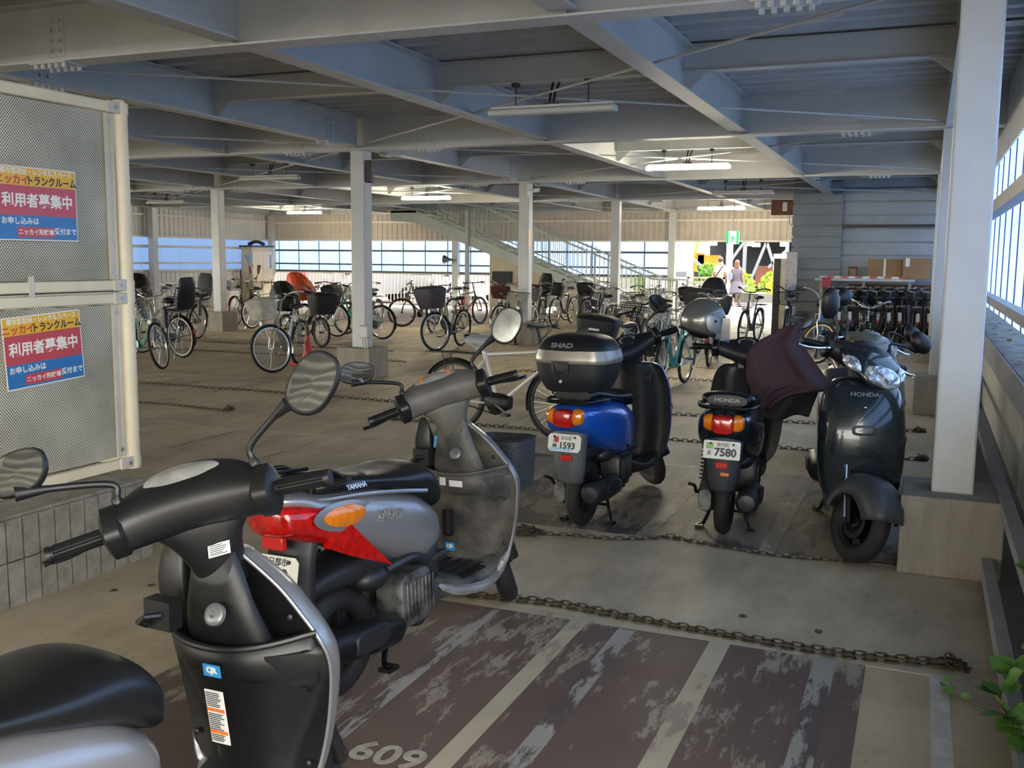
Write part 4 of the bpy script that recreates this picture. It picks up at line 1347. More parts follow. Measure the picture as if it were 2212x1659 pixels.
def make_bike(label, x, y, hd, col, kind='city', steer=0.0, front='wire', rear='carrier', rim=RIMS, fend=None, bm=None, R=.33, Rf=None, bar='city', saddle=None, lean=.06, stand='side', ex=()):
    root = thing('bicycle', label, 'bicycle', (x, y, 0), (0, -lean if stand == 'side' else 0, -radians(hd)), 'bicycles parked in the bays')
    Rf = Rf or R
    fend = fend or BSIL
    FA, RA = (.56, Rf), (-.52, R)
    yf = lambda z: .56 - .05 - (z - Rf) * math.tan(radians(20)) + .02     # along the steering axis
    def wheel(front_):
        yc, r_ = (FA if front_ else RA)
        tw = .021
        def ty(b): ringtyre(b, r_ - tw, tw, (0, yc, r_), 36, 8)
        w = bpart(('ty', r_, front_), ty, 'front_wheel' if front_ else 'rear_wheel', RUBBER, root, steer if front_ else 0)
        def ri(b):
            q = r_ - 2 * tw
            b.lathe([(q + .006, -.012), (q + .008, .012), (q - .012, .012), (q - .014, 0), (q - .012, -.012), (q + .006, -.012)], 36, (0, yc, r_), 'x', cap=False)
            b.lathe([(.006, -.055), (.02, -.035), (.024, -.03), (.014, -.026), (.014, .026), (.024, .03), (.02, .035), (.006, .055)], 12, (0, yc, r_), 'x')
        bpart(('ri', r_, front_), ri, 'rim', rim, w)
        def sp(b):
            q = r_ - 2 * tw - .008
            for k in range(32):
                a = 2 * pi * k / 32; a2 = a + (.5 if k % 4 < 2 else -.5)
                s = -1 if k % 2 else 1
                b.tube([(s * .028, yc + .02 * cos(a2), r_ + .02 * sin(a2)), (0, yc + q * cos(a), r_ + q * sin(a))], .0016, 3, cap=False)
        bpart(('sp', r_, front_), sp, 'spokes', SPOK, w)
    wheel(True); wheel(False)
    city = kind == 'city'
    def fr(b):
        ht, hb_ = V(0, yf(.80), .80), V(0, yf(.64), .64)
        bb = V(0, -.06, .28); st = V(0, -.20, .66)
        ra = V(0, RA[0], RA[1])
        b.tube([ht, hb_], .020, 8)
        if city:
            b.tube(cr([tuple(ht + V(0, -.01, -.03)), (0, .24, .55), (0, .08, .36), tuple(bb)], 4), .017, 8)
            b.tube(cr([tuple(hb_ + V(0, 0, .03)), (0, .22, .44), (0, .06, .30), tuple(bb)], 4), .017, 8)
        else:
            b.tube([ht + V(0, 0, -.03), st + V(0, .01, .06)], .016, 8)
            b.tube([hb_ + V(0, 0, .02), bb], .018, 8)
        b.tube([bb, st + (V(0, -.02, .08))], .016, 8)
        b.tube([bb + V(-.04, 0, 0), bb + V(.04, 0, 0)], .024, 10)
        for s in (-1, 1):
            b.tube([bb + V(s * .02, 0, 0), V(s * .055, -.30, .29), ra + V(s * .06, 0, 0)], .009, 6)
            b.tube([st + V(s * .012, 0, .02), ra + V(s * .06, 0, 0)], .008, 6)
    bpart(('fr', kind, R, Rf), fr, 'frame', col, root)
    def fk(b):
        b.tube([V(0, yf(.84), .84), V(0, yf(.62), .62)], .014, 8)
        for s in (-1, 1):
            b.tube(cr([(s * .012, yf(Rf * 2 + .01) , Rf * 2 + .02), (s * .05, yf(Rf * 2 - .04), Rf * 2 - .03), (s * .055, .52, Rf + .14), (s * .055, .56, Rf)], 3), .011, 6)
    bpart(('fk', Rf), fk, 'fork', BSIL if city else col, root, steer)
    if city or fend is not BSIL:
        for front_ in (True, False):
            yc, r_ = FA if front_ else RA
            def fe(b):
                rows = []
                a0, a1 = (75, 195) if front_ else (-15, 190)
                for i in range(17):
                    a = radians(a0 + (a1 - a0) * i / 16) if front_ else radians(60 + 140 * i / 16)
                    rows.append([(t * .03, yc + (r_ + .016 - .012 * t * t) * cos(a), r_ + (r_ + .016 - .012 * t * t) * sin(a)) for t in (-1, -.5, 0, .5, 1)])
                b.sheet(rows)
                for s in (-1, 1):
                    a = radians(170)
                    b.tube([(s * .03, yc + (r_ + .01) * cos(a), r_ + (r_ + .01) * sin(a)), (s * .06, yc, r_)], .0025, 4)
            f = bpart(('fe', r_, front_), fe, 'front_fender' if front_ else 'rear_fender', fend, root, steer if front_ else 0)
            if not front_:
                def rf(b): b.cbox((0, RA[0] - R - .02, R + .10), (.02, .008, .025))
                bpart(('rf', R), rf, 'reflector', REDR, f, smooth=False)
                if 'tip' in ex:
                    def tp(b): b.cbox((0, RA[0] - R + .012, R + .20), (.03, .006, .08))
                    bpart(('tip', R), tp, 'fender_tip', REFW, f, smooth=False)
    # handlebar
    def hbf(b):
        y0 = yf(.98)
        b.tube([(0, yf(.82), .82), (0, y0, .98)], .012, 8)
        if bar == 'city':
            for s in (-1, 1):
                b.tube(cr([(0, y0 + .03, .985), (s * .08, y0 + .03, .985), (s * .16, y0 + .01, 1.04), (s * .24, y0 - .08, 1.065), (s * .28, y0 - .20, 1.05), (s * .29, y0 - .26, 1.04)], 3), .011, 7)
        elif bar == 'drop':
            for s in (-1, 1):
                b.tube(cr([(0, y0 + .06, .97), (s * .20, y0 + .06, .97), (s * .21, y0 + .15, .955), (s * .21, y0 + .17, .88), (s * .21, y0 + .06, .85)], 4), .012, 7)
        else:
            b.tube([(0, y0, .98), (0, y0 + .07, .99)], .014, 8)
            b.tube([(-.30, y0 + .05, 1.0), (0, y0 + .07, .99), (.30, y0 + .05, 1.0)], .0115, 8)
        for s in (-1, 1):                                # brake cable loop
            b.tube(cr([(s * .2, y0, 1.03), (s * .12, y0 + .14, 1.05), (s * .02, y0 + .12, .95), (0, y0 + .02, .84)], 4), .003, 4)
    h = bpart(('hb', bar, Rf), hbf, 'handlebar', (BSIL if bar == 'city' else BBLK) if bm is None else bm, root, steer)
    for s in (-1, 1):
        def gp(b):
            y0 = yf(.98)
            if bar == 'city': p, q = V(s * .283, y0 - .17, 1.053), V(s * .292, y0 - .29, 1.035)
            elif bar == 'drop': p, q = V(s * .21, y0 + .12, .965), V(s * .215, y0 + .19, 1.0)
            else: p, q = V(s * .19, y0 + .058, .997), V(s * .31, y0 + .05, 1.0)
            b.tube([p, q], .017, 8)
            d = (q - p).normalized()
            b.tube([p - d * .02 + V(0, .0, -.01), p + d * .02 + V(-s * .03 if bar == 'city' else 0, .035, -.02), q + V(-s * .04 if bar == 'city' else 0, .035, -.03)], .006, 5)
        bpart(('gp', bar, s, Rf), gp, 'grip', BLKP, h)
    def bell(b): b.ell((-.13, yf(.98) + .02, 1.05), (.022, .022, .02), 10, 6)
    if bar == 'city': bpart(('bell', Rf), bell, 'bell', CHROME, h)
    # saddle
    def sd(b):
        tab = [(-.14, .0, .055, .87), (-.12, .09, .05, .87), (-.05, .095, .055, .872), (.03, .055, .05, .865), (.11, .025, .035, .86), (.14, .012, .02, .855)]
        b.loft([sring((0, -.27 + yy, zz), (1, 0, 0), (0, 0, 1), max(w, .02), h * .6, 2.4, 16) for yy, w, h, zz in cr(tab, 3)])
    sa = bpart('sd', sd, 'saddle', BLKP, root)
    def spst(b):
        b.tube([(0, -.21, .66), (0, -.265, .84)], .013, 8)
        for s in (-1, 1): b.tube(cr([(s * .03, -.36, .835), (0, -.33, .80), (s * .0, -.28, .80), (0, -.2, .83)], 2), .006, 5)
    bpart('spst', spst, 'seat_post', BSIL, sa)
    # drive
    def ck(b):
        if city:
            b.loft([sring((xx, -.20, .295), (0, 1, .05), (0, -.05, 1), .24, .075, 3, 24) for xx in (.045, .06)])
        else:
            b.lathe([(.09, .045), (.095, .048), (.09, .051)], 28, (0, -.06, .28), 'x')
            b.tube([(.048, -.06, .375), (.048, RA[0], R + .04)], .005, 4); b.tube([(.048, -.06, .187), (.048, RA[0], R - .04)], .005, 4)
            b.lathe([(.05, .04), (.05, .055)], 20, (0, RA[0], R), 'x')
    bpart(('ck', kind, R), ck, 'chain_case' if city else 'chainring', fend if city else BLKMET, root)
    for s in (-1, 1):
        def cra(b):
            e = V(s * .085, -.06 + s * .145, .28 - s * .08)
            b.tube([(s * .06, -.06, .28), e], .010, 6)
        c = bpart(('cra', s), cra, 'crank', BSIL, root)
        def ped(b):
            e = V(s * .085, -.06 + s * .145, .28 - s * .08); b.cbox(e + V(s * .05, 0, 0), (.045, .032, .011))
        bpart(('ped', s), ped, 'pedal', BLKP, c, smooth=False)
    def stf(b):
        if stand == 'side':
            b.tube([(-.06, RA[0] + .03, R - .02), (-.17, RA[0] - .02, .02), (-.20, RA[0] - .02, .005)], .008, 6)
        else:
            for s in (-1, 1): b.tube([(s * .07, RA[0], R), (s * .08, RA[0] - .06, .2), (s * .17, RA[0] - .16, .01)], .008, 6)
            b.tube([(-.17, RA[0] - .16, .01), (.17, RA[0] - .16, .01)], .008, 6)
    bpart(('st', stand, R), stf, 'stand', BSIL, root)
    # front load
    zb, zt = Rf * 2 + .06, Rf * 2 + .30
    if front in ('wire', 'wireblack', 'wiredeep'):
        dp = .05 if front == 'wiredeep' else 0
        o = bpart(('bk', front == 'wiredeep', Rf), lambda b: wire_box(b, (zb, zt + dp), (.14, .20), (.10, .15), 9, 6, 6, cy=.60), 'basket', WIREK if front == 'wireblack' else WIRE, root, steer)
    elif front:
        cm = {'black': FABK, 'maroon': FABM, 'polka': FABP, 'clear': FABC, 'charcoal': mat('cover_charcoal', '34343A', .6, 0, var=.12, scale=6)}[front[0] if isinstance(front, tuple) else front]
        big = 1.25 if isinstance(front, tuple) else 1.0
        def bag(b):
            rr = []
            for k in range(9):
                t = k / 8
                w = (.15 + .06 * t) * big; d = (.11 + .05 * t) * big
                bul = .012 * sin(pi * t)
                z = zb + (zt + .02 - zb) * t * big
                rr.append(sring((0, .61 + .03 * t, z), (1, 0, 0), (0, 1, 0), w + bul, d + bul, 4.5, 28))
            rr.append(sring((0, .64, zt + .05 * big + (.06 * (big - 1) * 4)), (1, 0, 0), (0, 1, 0), .19 * big, .13 * big, 3.5, 28))
            rr.append(sring((0, .64, zt + .07 * big + (.06 * (big - 1) * 4)), (1, 0, 0), (0, 1, 0), .10, .07, 3, 28))
            b.loft(rr)
        o = bpart(('bag', big, Rf), bag, 'basket_cover' if front != 'clear' else 'basket', cm, root, steer)
        if 'tag' in ex:
            def tg(b): b.cbox((.0, .795, zb + .17), (.055, .004, .010))
            bpart(('tg', Rf), tg, 'reflective_strip', REFW, o, 0)
    if front:
        def lamp(b):
            b.tube([(0, .56 + .06, Rf * 2 + .02), (0, .56 + .12, Rf * 2 + .02)], [.025, .032], 10)
        bpart(('lamp', Rf), lamp, 'headlamp', BSIL, root, steer)
    # rear load
    zr = R * 2 + .06
    def car(b):
        b.tube([(-.07, -.28, zr), (-.07, -.80, zr), (.07, -.80, zr), (.07, -.28, zr)], .006, 5)
        for k in range(4): b.tube([(-.07, -.36 - .12 * k, zr), (.07, -.36 - .12 * k, zr)], .005, 5)
        b.tube([(0, -.28, zr), (0, -.80, zr)], .005, 5)
        for s in (-1, 1): b.tube([(s * .07, -.62, zr), (s * .065, RA[0], R)], .005, 5)
    if rear: bpart(('car', R), car, 'rear_carrier', BSIL if 'blackcarrier' not in ex else BLKMET, root)
    if rear in ('seat', 'seatgrey'):
        def cs(b):
            b.loft([sring((0, yy, zz), (1, 0, 0), (0, 0, 1), w, h, 3, 18) for yy, zz, w, h in cr([(-.36, zr + .06, .12, .03), (-.48, zr + .06, .15, .05), (-.66, zr + .08, .16, .06)], 3)])
            b.loft([sring((0, yy, zz), (1, 0, 0), (0, 1, .15), w, d, 3, 18) for yy, zz, w, d in cr([(-.68, zr + .06, .16, .05), (-.72, zr + .25, .17, .06), (-.76, zr + .42, .15, .055), (-.78, zr + .52, .11, .04)], 3)])
            for s in (-1, 1):
                b.tube(cr([(s * .16, -.72, zr + .22), (s * .18, -.55, zr + .24), (s * .15, -.38, zr + .20)], 3), .015, 7)
                b.loft([sring((s * .13, -.34, zz), (1, 0, 0), (0, 1, 0), .03, .05, 3, 12) for zz in (zr - .25, zr - .1, zr + .04)])
            b.tube([(-.15, -.38, zr + .20), (.15, -.38, zr + .20)], .012, 7)
        bpart(('cs', R), cs, 'child_seat', BLKP if rear == 'seat' else BGRY, root)
    elif rear in ('seatcover', 'seatcover_orange'):
        def cc(b):
            tab = [(zr + .01, .19, .20, -.56), (zr + .10, .24, .26, -.56), (zr + .22, .25, .27, -.57), (zr + .34, .22, .23, -.60), (zr + .45, .17, .17, -.64), (zr + .53, .10, .10, -.67), (zr + .55, .03, .03, -.68)]
            b.loft([[p + V(.012 * sin(i * 1.7 + z * 20), .012 * cos(i * 2.3 + z * 17), 0) for i, p in enumerate(sring((0, yy, z), (1, 0, 0), (0, 1, 0), w, d, 2.8, 26))] for z, w, d, yy in cr(tab, 3)])
        bpart(('cc', R), cc, 'child_seat_cover', FABO if rear.endswith('orange') else FABK, root)
    elif rear == 'box':
        bpart(('rb', R), lambda b: wire_box(b, (zr + .01, zr + .22), (.17, .21), (.15, .19), 9, 8, 5, cy=-.62), 'rear_basket', WIREK, root)
    return root

# ---- left group
make_bike('sage green bicycle with silver wire basket beside the perforated locker post', -10.25, 11.0, 118, BGRN, steer=-.75, front='wiredeep', fend=BGRN)
make_bike('blue bicycle with black rear child seat, next to the sage green one', -11.07, 12.33, -78, BBLU, steer=.3, front='black', rear='seat', fend=BLKMET)
make_bike('black bicycle with covered child seat standing behind the sage green bicycle', -12.05, 12.6, 150, BBLK, front='black', rear='seatcover', fend=BLKMET, steer=.2)
make_bike('black flat-bar bicycle with grey child seat left of the left column plinth', -12.6, 14.6, 170, BBLK, kind='sport', bar='flat', front=None, rear='seatgrey', steer=-.3, fend=BLKMET)
make_bike('black bicycle with tall handlebar under the blue left wall band', -14.4, 15.2, 165, BBLK, bar='flat', front='black', rear='carrier', fend=BLKMET)
# ---- middle left
w1 = make_bike('silver white bicycle with clear plastic basket and cream rim, nearest of the middle group', -8.30, 11.70, 167, BSIL, steer=-.6, front='clear', rear='carrier', fend=BSIL)
make_bike('black city bicycle with rear wheel towards the tall beige cabinet', -14.63, 19.15, -12, BBLK, front='wireblack', rear='carrier', fend=BRED)
make_bike('white framed bicycle with flat handlebar in front of the beige cabinet', -13.47, 18.38, 3, BWHT, kind='sport', bar='flat', front=None, rear=None, lean=.05)
make_bike('small wheeled child carrier bicycle with polka dot front cover', -10.2, 14.95, 112, BBLK, front=('polka', 1), rear='seatcover', R=.26, fend=BLKMET, rim=RIMK, stand='double')
make_bike('maroon bicycle with orange child seat cover behind the polka dot one', -11.1, 17.0, 20, BRED, front='wire', rear='seatcover_orange', fend=BSIL, stand='double')
make_bike('teal bicycle peeking out right of the middle column', -10.14, 16.79, -85, BTEA, front='black', rear='carrier', fend=BLKMET)
make_bike('silver bicycle half hidden behind the middle column', -11.1, 18.6, 175, BSIL, front='wire', rear='carrier')
# ---- centre
make_bike('dark mountain bicycle with flat bar side-on before the railing', -10.8, 20.5, -160, BGRY, kind='sport', bar='flat', front=None, rear=None, rim=RIMK, steer=-.6)
make_bike('pale grey road bicycle with drop handlebar facing the railing', -9.65, 19.2, -12, BWHT, kind='sport', bar='drop', front=None, rear=None)
make_bike('black bicycle with yellow saddle bag behind the road bicycle', -9.9, 21.2, 10, BBLK, kind='sport', bar='flat', front=None, rear='carrier', rim=RIMK)
make_bike('bicycle with very large charcoal basket cover', -7.65, 15.6, 180, BGRY, steer=-.4, front=('charcoal', 1), rear='carrier', fend=BLKMET)
make_bike('grey city bicycle beside the large charcoal basket cover', -7.05, 17.3, 160, BGRY, kind='city', front='wire', rear='carrier')
make_bike('bicycle with maroon basket cover, left of two by the staircase wall', -8.55, 20.1, 165, BSIL, front='maroon', rear='carrier')
make_bike('bicycle with maroon basket cover, right of two by the staircase wall', -7.95, 20.6, 172, BRED, front='maroon', rear='seat')
make_bike('silver blue bicycle with white tyres under the stairs', -8.6, 23.6, 14, BSKY, front='wire', rear='carrier', rim=REFW)
make_bike('maroon bicycle with black basket cover under the stairs', -8.0, 22.6, 184, BRED, front='black', rear='carrier')
make_bike('black bicycle with boxy black basket cover right of the maroon one', -7.3, 22.9, 188, BBLK, front='black', rear='carrier')
# ---- near right: electric bicycle beside the scooters
eb = make_bike('white electric bicycle with plastic wrapped saddle behind the dusty scooter', -3.42, 8.1, 95, BWHT, kind='sport', bar='flat', front=None, rear='carrier', rim=RIMK, fend=BLKMET, lean=.05, ex=('blackcarrier',))
b = MB(); b.loft([sring((0, yy, zz), (1, 0, 0), (0, 0, 1), w, h, 3, 18) for yy, zz, w, h in ((.06, .30, .05, .06), (-.02, .29, .065, .085), (-.12, .30, .065, .085), (-.18, .32, .05, .06))]); b.build('motor_unit', BLKMET, eb)
b = MB(); b.loft([sring((0, -.27, zz), (1, 0, 0), (0, 1, 0), w, d, 2.6, 20) for zz, w, d in ((.90, .08, .13), (.87, .11, .16), (.82, .10, .14), (.78, .05, .07), (.74, .02, .03))]); b.build('saddle_wrap', PLASTIC, eb)
make_bike('black bicycle with boxy black front bag and white reflective strip behind the top box', -3.05, 10.2, 184, BBLK, front='black', rear='carrier', fend=BLKMET, steer=.12, bm=BLKMET, ex=('tag',))
make_bike('black bicycle with black wire basket behind the blue scooter', -3.5, 13.4, 195, BBLK, front='wireblack', rear='carrier', fend=BLKMET, bm=BLKMET)
make_bike('teal bicycle with silver wire basket standing behind the helmet', -2.84, 12.1, 184, BTEA, front='wiredeep', rear='carrier', steer=.15, fend=BTEA)
make_bike('dark bicycle on a two legged stand behind the navy scooter', -2.95, 15.19, -5, BBLK, front='black', rear='carrier', stand='double', fend=BLKMET)
make_bike('black bicycle with black child seat cover near the exit', -3.5, 17.3, 180, BBLK, front=('black', 1), rear='seatcover', fend=BLKMET, stand='double')
make_bike('grey bicycle with grey wire basket at the edge of the exit', -3.05, 19.3, 186, BGRY, front='wire', rear='carrier', bm=BLKMET)
make_bike('silver bicycle with curved silver handlebar left of the black seat cover', -4.2, 16.5, 182, BSIL, front='wire', rear='carrier')
make_bike('silver bicycle with white wire basket between the exit and the teal one', -3.75, 14.9, 178, BSIL, front='wire', rear='carrier')
make_bike('grey bicycle with black saddle between the charcoal basket cover and the stair column', -7.6, 18.6, 12, BGRY, front='wire', rear='carrier')
make_bike('silver bicycle with black wire basket right of the stair column', -5.7, 18.2, 178, BSIL, front='wireblack', rear='carrier')
make_bike('black bicycle with rear wire basket right of the stair column', -5.1, 19.4, 4, BBLK, front='wire', rear='box', fend=BLKMET)
make_bike('maroon bicycle deep behind the black front bag', -4.5, 20.9, 182, BRED, front='black', rear='carrier', fend=BLKMET)
# ---- right
make_bike('black bicycle with black wire basket before the dark siding edge', -2.55, 20.6, 176, BBLK, front='wireblack', rear='carrier', bm=BLKMET, fend=BLKMET)
make_bike('pale blue bicycle with cream rims right of the purple cape', -1.52, 16.3, 172, BBLU, front=None, steer=.85, rear='carrier', rim=RIMY, bm=BSIL)
rowb = [(BBLK, 'black'), (BGRY, 'grey'), (BBLU, 'blue'), (BBLK, 'black'), (BSKY, 'pale blue'), (BRED, 'maroon'), (BBLK, 'black'), (BGRY, 'grey')]
place = ['first from the left', 'second from the left', 'third from the left', 'fourth from the left', 'fifth from the left', 'sixth from the left', 'seventh from the left', 'last on the right']
for i, (c, nm) in enumerate(rowb):
    make_bike('%s bicycle, %s in the row against the pale siding' % (nm, place[i]), -1.55 + .235 * i, 21.0 + .12 * (i % 3), -4 + 3 * (i % 3), c, front='wireblack' if i % 2 else 'black', rear='carrier', fend=BLKMET, ex=('tip',), lean=.03)
make_bike('dark bicycle behind the khaki scooter in the second right row', -.75, 14.2, 176, BBLK, front='wireblack', rear='carrier', fend=BLKMET, bm=BSIL)
# ------------------------------------------------------------------ low ribbed wall and storage cage on it
WALLM = mat('ribbed_concrete', '8C877D', .9, 0, col2='6E685D', scale=12, bump=.5, bscale=60, lo=.35, hi=.7)
b = MB()
b.box(-4.45, -3.735, -3, 4.02, 0, .412)
y = -3.0
while y < 4.0:
    for z0, z1 in ((0, .205), (.212, .400)):
        b.box(-3.74, -3.71, y + .006, min(4.03, y + .084), z0, z1)
    y += .09
x = -4.45
while x < -3.75:
    b.box(x + .005, x + .085, 4.01, 4.035, 0, .40); x += .09
struct(b.build('wall_low', WALLM, smooth=False), 'low ribbed concrete block wall carrying the storage cage')
CREAM = mat('cream_pipe', 'D8CDAF', .4, 0, var=.06, scale=3)
CREAM2 = mat('cream_channel', 'C6C0B0', .45, .1, var=.05, scale=4)
def perf_mat():
    m = bpy.data.materials.new('perforated_sheet'); m.use_nodes = True
    nt = m.node_tree; p = nt.nodes['Principled BSDF']; p.inputs['Roughness'].default_value = .5
    tc = nt.nodes.new('ShaderNodeTexCoord'); sp = nt.nodes.new('ShaderNodeSeparateXYZ'); nt.links.new(tc.outputs['Object'], sp.inputs[0])
    def math_(op, a, bb=None):
        n = nt.nodes.new('ShaderNodeMath'); n.operation = op
        for i, q in enumerate((a, bb)):
            if q is None: continue
            if isinstance(q, (int, float)): n.inputs[i].default_value = q
            else: nt.links.new(q, n.inputs[i])
        return n.outputs[0]
    P = .0150
    def dots(oy, oz):
        u = math_('SUBTRACT', math_('FRACT', math_('ADD', math_('DIVIDE', sp.outputs[1], P), oy)), .5)
        v = math_('SUBTRACT', math_('FRACT', math_('ADD', math_('DIVIDE', sp.outputs[2], P * 1.15), oz)), .5)
        v = math_('MULTIPLY', v, 1.15)
        return math_('SQRT', math_('ADD', math_('MULTIPLY', u, u), math_('MULTIPLY', v, v)))
    d = math_('MINIMUM', dots(0, 0), dots(.5, .5))
    k = math_('LESS_THAN', d, .235)
    nz = nt.nodes.new('ShaderNodeTexNoise'); nz.inputs['Scale'].default_value = 2.5; nz.inputs['Detail'].default_value = 5
    nt.links.new(tc.outputs['Object'], nz.inputs['Vector'])
    r = nt.nodes.new('ShaderNodeValToRGB'); r.color_ramp.elements[0].position = .35; r.color_ramp.elements[1].position = .65
    r.color_ramp.elements[0].color = (*lin('A9A48F'), 1); r.color_ramp.elements[1].color = (*lin('CFCAB6'), 1)
    nt.links.new(nz.outputs[0], r.inputs[0])
    mx = nt.nodes.new('ShaderNodeMixRGB'); nt.links.new(k, mx.inputs[0]); nt.links.new(r.outputs[0], mx.inputs[1]); mx.inputs[2].default_value = (*lin('22201B'), 1)
    nt.links.new(mx.outputs[0], p.inputs['Base Color'])
    return m
PERF = perf_mat()
cage = thing('storage_cage', 'cream two-tier storage cage with perforated sides on the low ribbed wall', 'storage cage', (-4.0, 4.2, .412))
Y0 = -4.2                                              # the cage runs back past the camera
def cpt(b, nm, m, par=cage, **k): return b.build(nm, m, par, **k)
for yy in (0, -2.3, Y0):
    for xx in (0, -.95):
        b = MB(); b.cyl((xx, yy, 0), (xx, yy, 1.945), .043, 20)
        for z in (.04, .94, 1.0, 1.93): b.cyl((xx, yy, z - .028), (xx, yy, z + .028), .048, 20)
        b.cyl((xx, yy, 1.94), (xx, yy, 1.975), .046, 20, r2=.03)
        for z in (.47, 1.43): b.cyl((xx, yy, z - .004), (xx, yy, z + .004), .047, 20)
        cpt(b, 'post', CREAM)
for z0, z1, nm in ((.075, .90, 'lower_panel'), (1.035, 1.90, 'upper_panel')):
    b = MB(); b.box(-.012, -.006, Y0, -.075, z0, z1); pn = cpt(b, nm, PERF, smooth=False)
    b = MB(); b.box(-.95, -.02, -.006, 0, z0, z1); cpt(b, 'end_panel', PERF, smooth=False)
    b = MB()
    b.bar((.005, -.10, z0), (.005, -.10, z1), .022, .012, (1, 0, 0)); b.bar((.008, -.066, z0), (.008, -.066, z1), .012, .018, (1, 0, 0)); b.bar((.003, -.083, z0), (.003, -.083, z1), .03, .004, (1, 0, 0))
    cpt(b, 'edge_channel', CREAM2, pn, smooth=False)
    for z in (z0 + .04, z1 - .04):
        b = MB(); b.cyl((.0, -.083, z), (.014, -.083, z), .012, 12); cpt(b, 'screw', BADGE, pn)
for z in (.04, .935, 1.005, 1.93):
    b = MB(); b.box(-.004, .030, Y0, -.05, z - .028, z + .028); cpt(b, 'side_rail', CREAM, bevel=.006)
    b = MB(); b.box(-.9, -.05, -.02, .02, z - .028, z + .028); cpt(b, 'end_rail', CREAM, bevel=.006)
    b = MB(); b.box(.026, .040, -.12, -.03, z - .03, z + .03); br = cpt(b, 'bracket', CREAM2, bevel=.003)
    b = MB(); b.cyl((.04, -.065, z), (.05, -.065, z), .011, 8); cpt(b, 'bolt', BADGE, br)
b = MB(); b.box(.03, .036, -.66, -.63, .955, 1.06); cpt(b, 'latch_tab', CREAM2)
b = MB(); b.box(-.95, 0, Y0, 0, 1.955, 1.965); b.box(-.95, 0, Y0, 0, .96, .97); cpt(b, 'shelf_sheet', CREAM2, smooth=False)
b = MB(); b.box(-.9, -.45, Y0, -.25, .97, 1.7); cpt(b, 'stored_boxes', mat('stored_dark', '3A352D', .8), smooth=False)
for i in range(6):
    pass

PY, PR, PB = mat('poster_yellow', 'D9A91E', .3), mat('poster_red', 'B5474E', .3), mat('poster_blue', '2F6FA8', .3)
PWH = mat('poster_white', 'E2DFD4', .35); PBK = mat('poster_black', '1E1B18', .4); POR = mat('poster_red_ink', 'C0392B', .35)
def poster(label, yc, zc, rot):
    t = thing('poster', label, 'poster', (-3.985, yc, zc), (rot, 0, 0), 'rental storage posters on the cage')
    w, h = .46, .335
    b = MB(); b.box(-.001, .001, -w / 2 - .006, w / 2 + .006, -h / 2 - .006, h / 2 + .006); b.build('laminate', PWH, t, smooth=False)
    for z0, z1, m, nm in ((.085, h / 2, PY, 'yellow_band'), (-.055, .085, PR, 'red_band'), (-h / 2, -.055, PB, 'blue_band')):
        b = MB(); b.box(.001, .002, -w / 2, w / 2, z0, z1); b.build(nm, m, t, smooth=False)
    uy = (0, 1, 0)
    T = lambda s, sz, y, z, m, bo=.001, sx=1: text(s, sz, 'poster_lettering', m, t, (.0026, y, z), uy, (0, 0, 1), bo, .0003, sx=sx)
    T('都市型収納・レンタルスペース', .030, .0, .149, PWH, .0006)
    T('ニッカイ', .048, -.145, .108, POR, .0012); T('トランクルーム', .047, .085, .108, PBK, .0012, .93)
    T('利用者募集中', .070, .0, .012, PWH, .002)
    T('お申し込みは', .036, -.11, -.083, PWH, .0008)
    b = MB(); b.box(.002, .0025, -.13, .09, -.158, -.108); b.build('red_box', PR, t, smooth=False)
    T('ニッカイ駐輪場', .030, -.02, -.134, PWH, .0006); T('受付まで', .034, .157, -.128, PWH, .0008)
poster('yellow red and blue storage poster on the upper tier of the cage', 3.635, 1.815, 0)
poster('yellow red and blue storage poster, tilted, on the lower tier of the cage', 3.63, 1.115, radians(3))

# ------------------------------------------------------------------ chains on the floor
CHM = mat('rusty_chain', '3B342A', .7, .3, col2='5A4E3C', scale=40)
def link(b, c, d, up, L=.052, W=.026, r=.0038):
    d = d.normalized(); s = d.cross(up).normalized()
    pts = []
    for k in range(12):
        a = 2 * pi * k / 12
        pts.append(c + d * (L / 2 - W / 2) * (1 if cos(a) > 1e-6 else -1 if cos(a) < -1e-6 else 0) + d * (W / 2) * cos(a) + s * (W / 2) * sin(a))
    b.tube(pts, r, 5, closed=True)
def chain(label, pts, n=1, heap=None, pitch=.040, big=1.0, jig=.012):
    b = MB(); rg = random.Random(len(label))
    P = cr([tuple(p) for p in pts], 12)
    for k in range(n):
        off = (k - (n - 1) / 2) * .026
        P2 = [V(p[0], p[1] + off + jig * sin(p[0] * 5 + k * 2) * .5 + rg.uniform(-.002, .002), .007 + .006 * k) for p in P]
        acc, i = 0.0, 0
        last = P2[0]; cnt = 0
        for a, c in zip(P2[:-1], P2[1:]):
            seg = (c - a).length
            while acc < seg:
                q = a + (c - a) * (acc / seg)
                up = V(0, 0, 1) if cnt % 2 == 0 else V(0, 1, .55)
                link(b, q + V(0, 0, .004 if cnt % 2 else 0), c - a, up, .052 * big, .026 * big, .0038 * big)
                cnt += 1; acc += pitch * big
            acc -= seg
    if heap:
        for k in range(heap[3]):
            a, rr = rg.uniform(0, 2 * pi), rg.random() ** .6
            q = V(heap[0] + heap[2] * 1.4 * rr * cos(a), heap[1] + heap[2] * rr * sin(a), .008 + .045 * (1 - rr) * rg.random())
            link(b, q, V(cos(a * 3), sin(a * 5), rg.uniform(-.5, .5)), V(rg.uniform(-1, 1), rg.uniform(-1, 1), 1).normalized())
    o = b.build('chain', CHM)
    return tag(o, label, 'chain', 'chains lying across the bays')
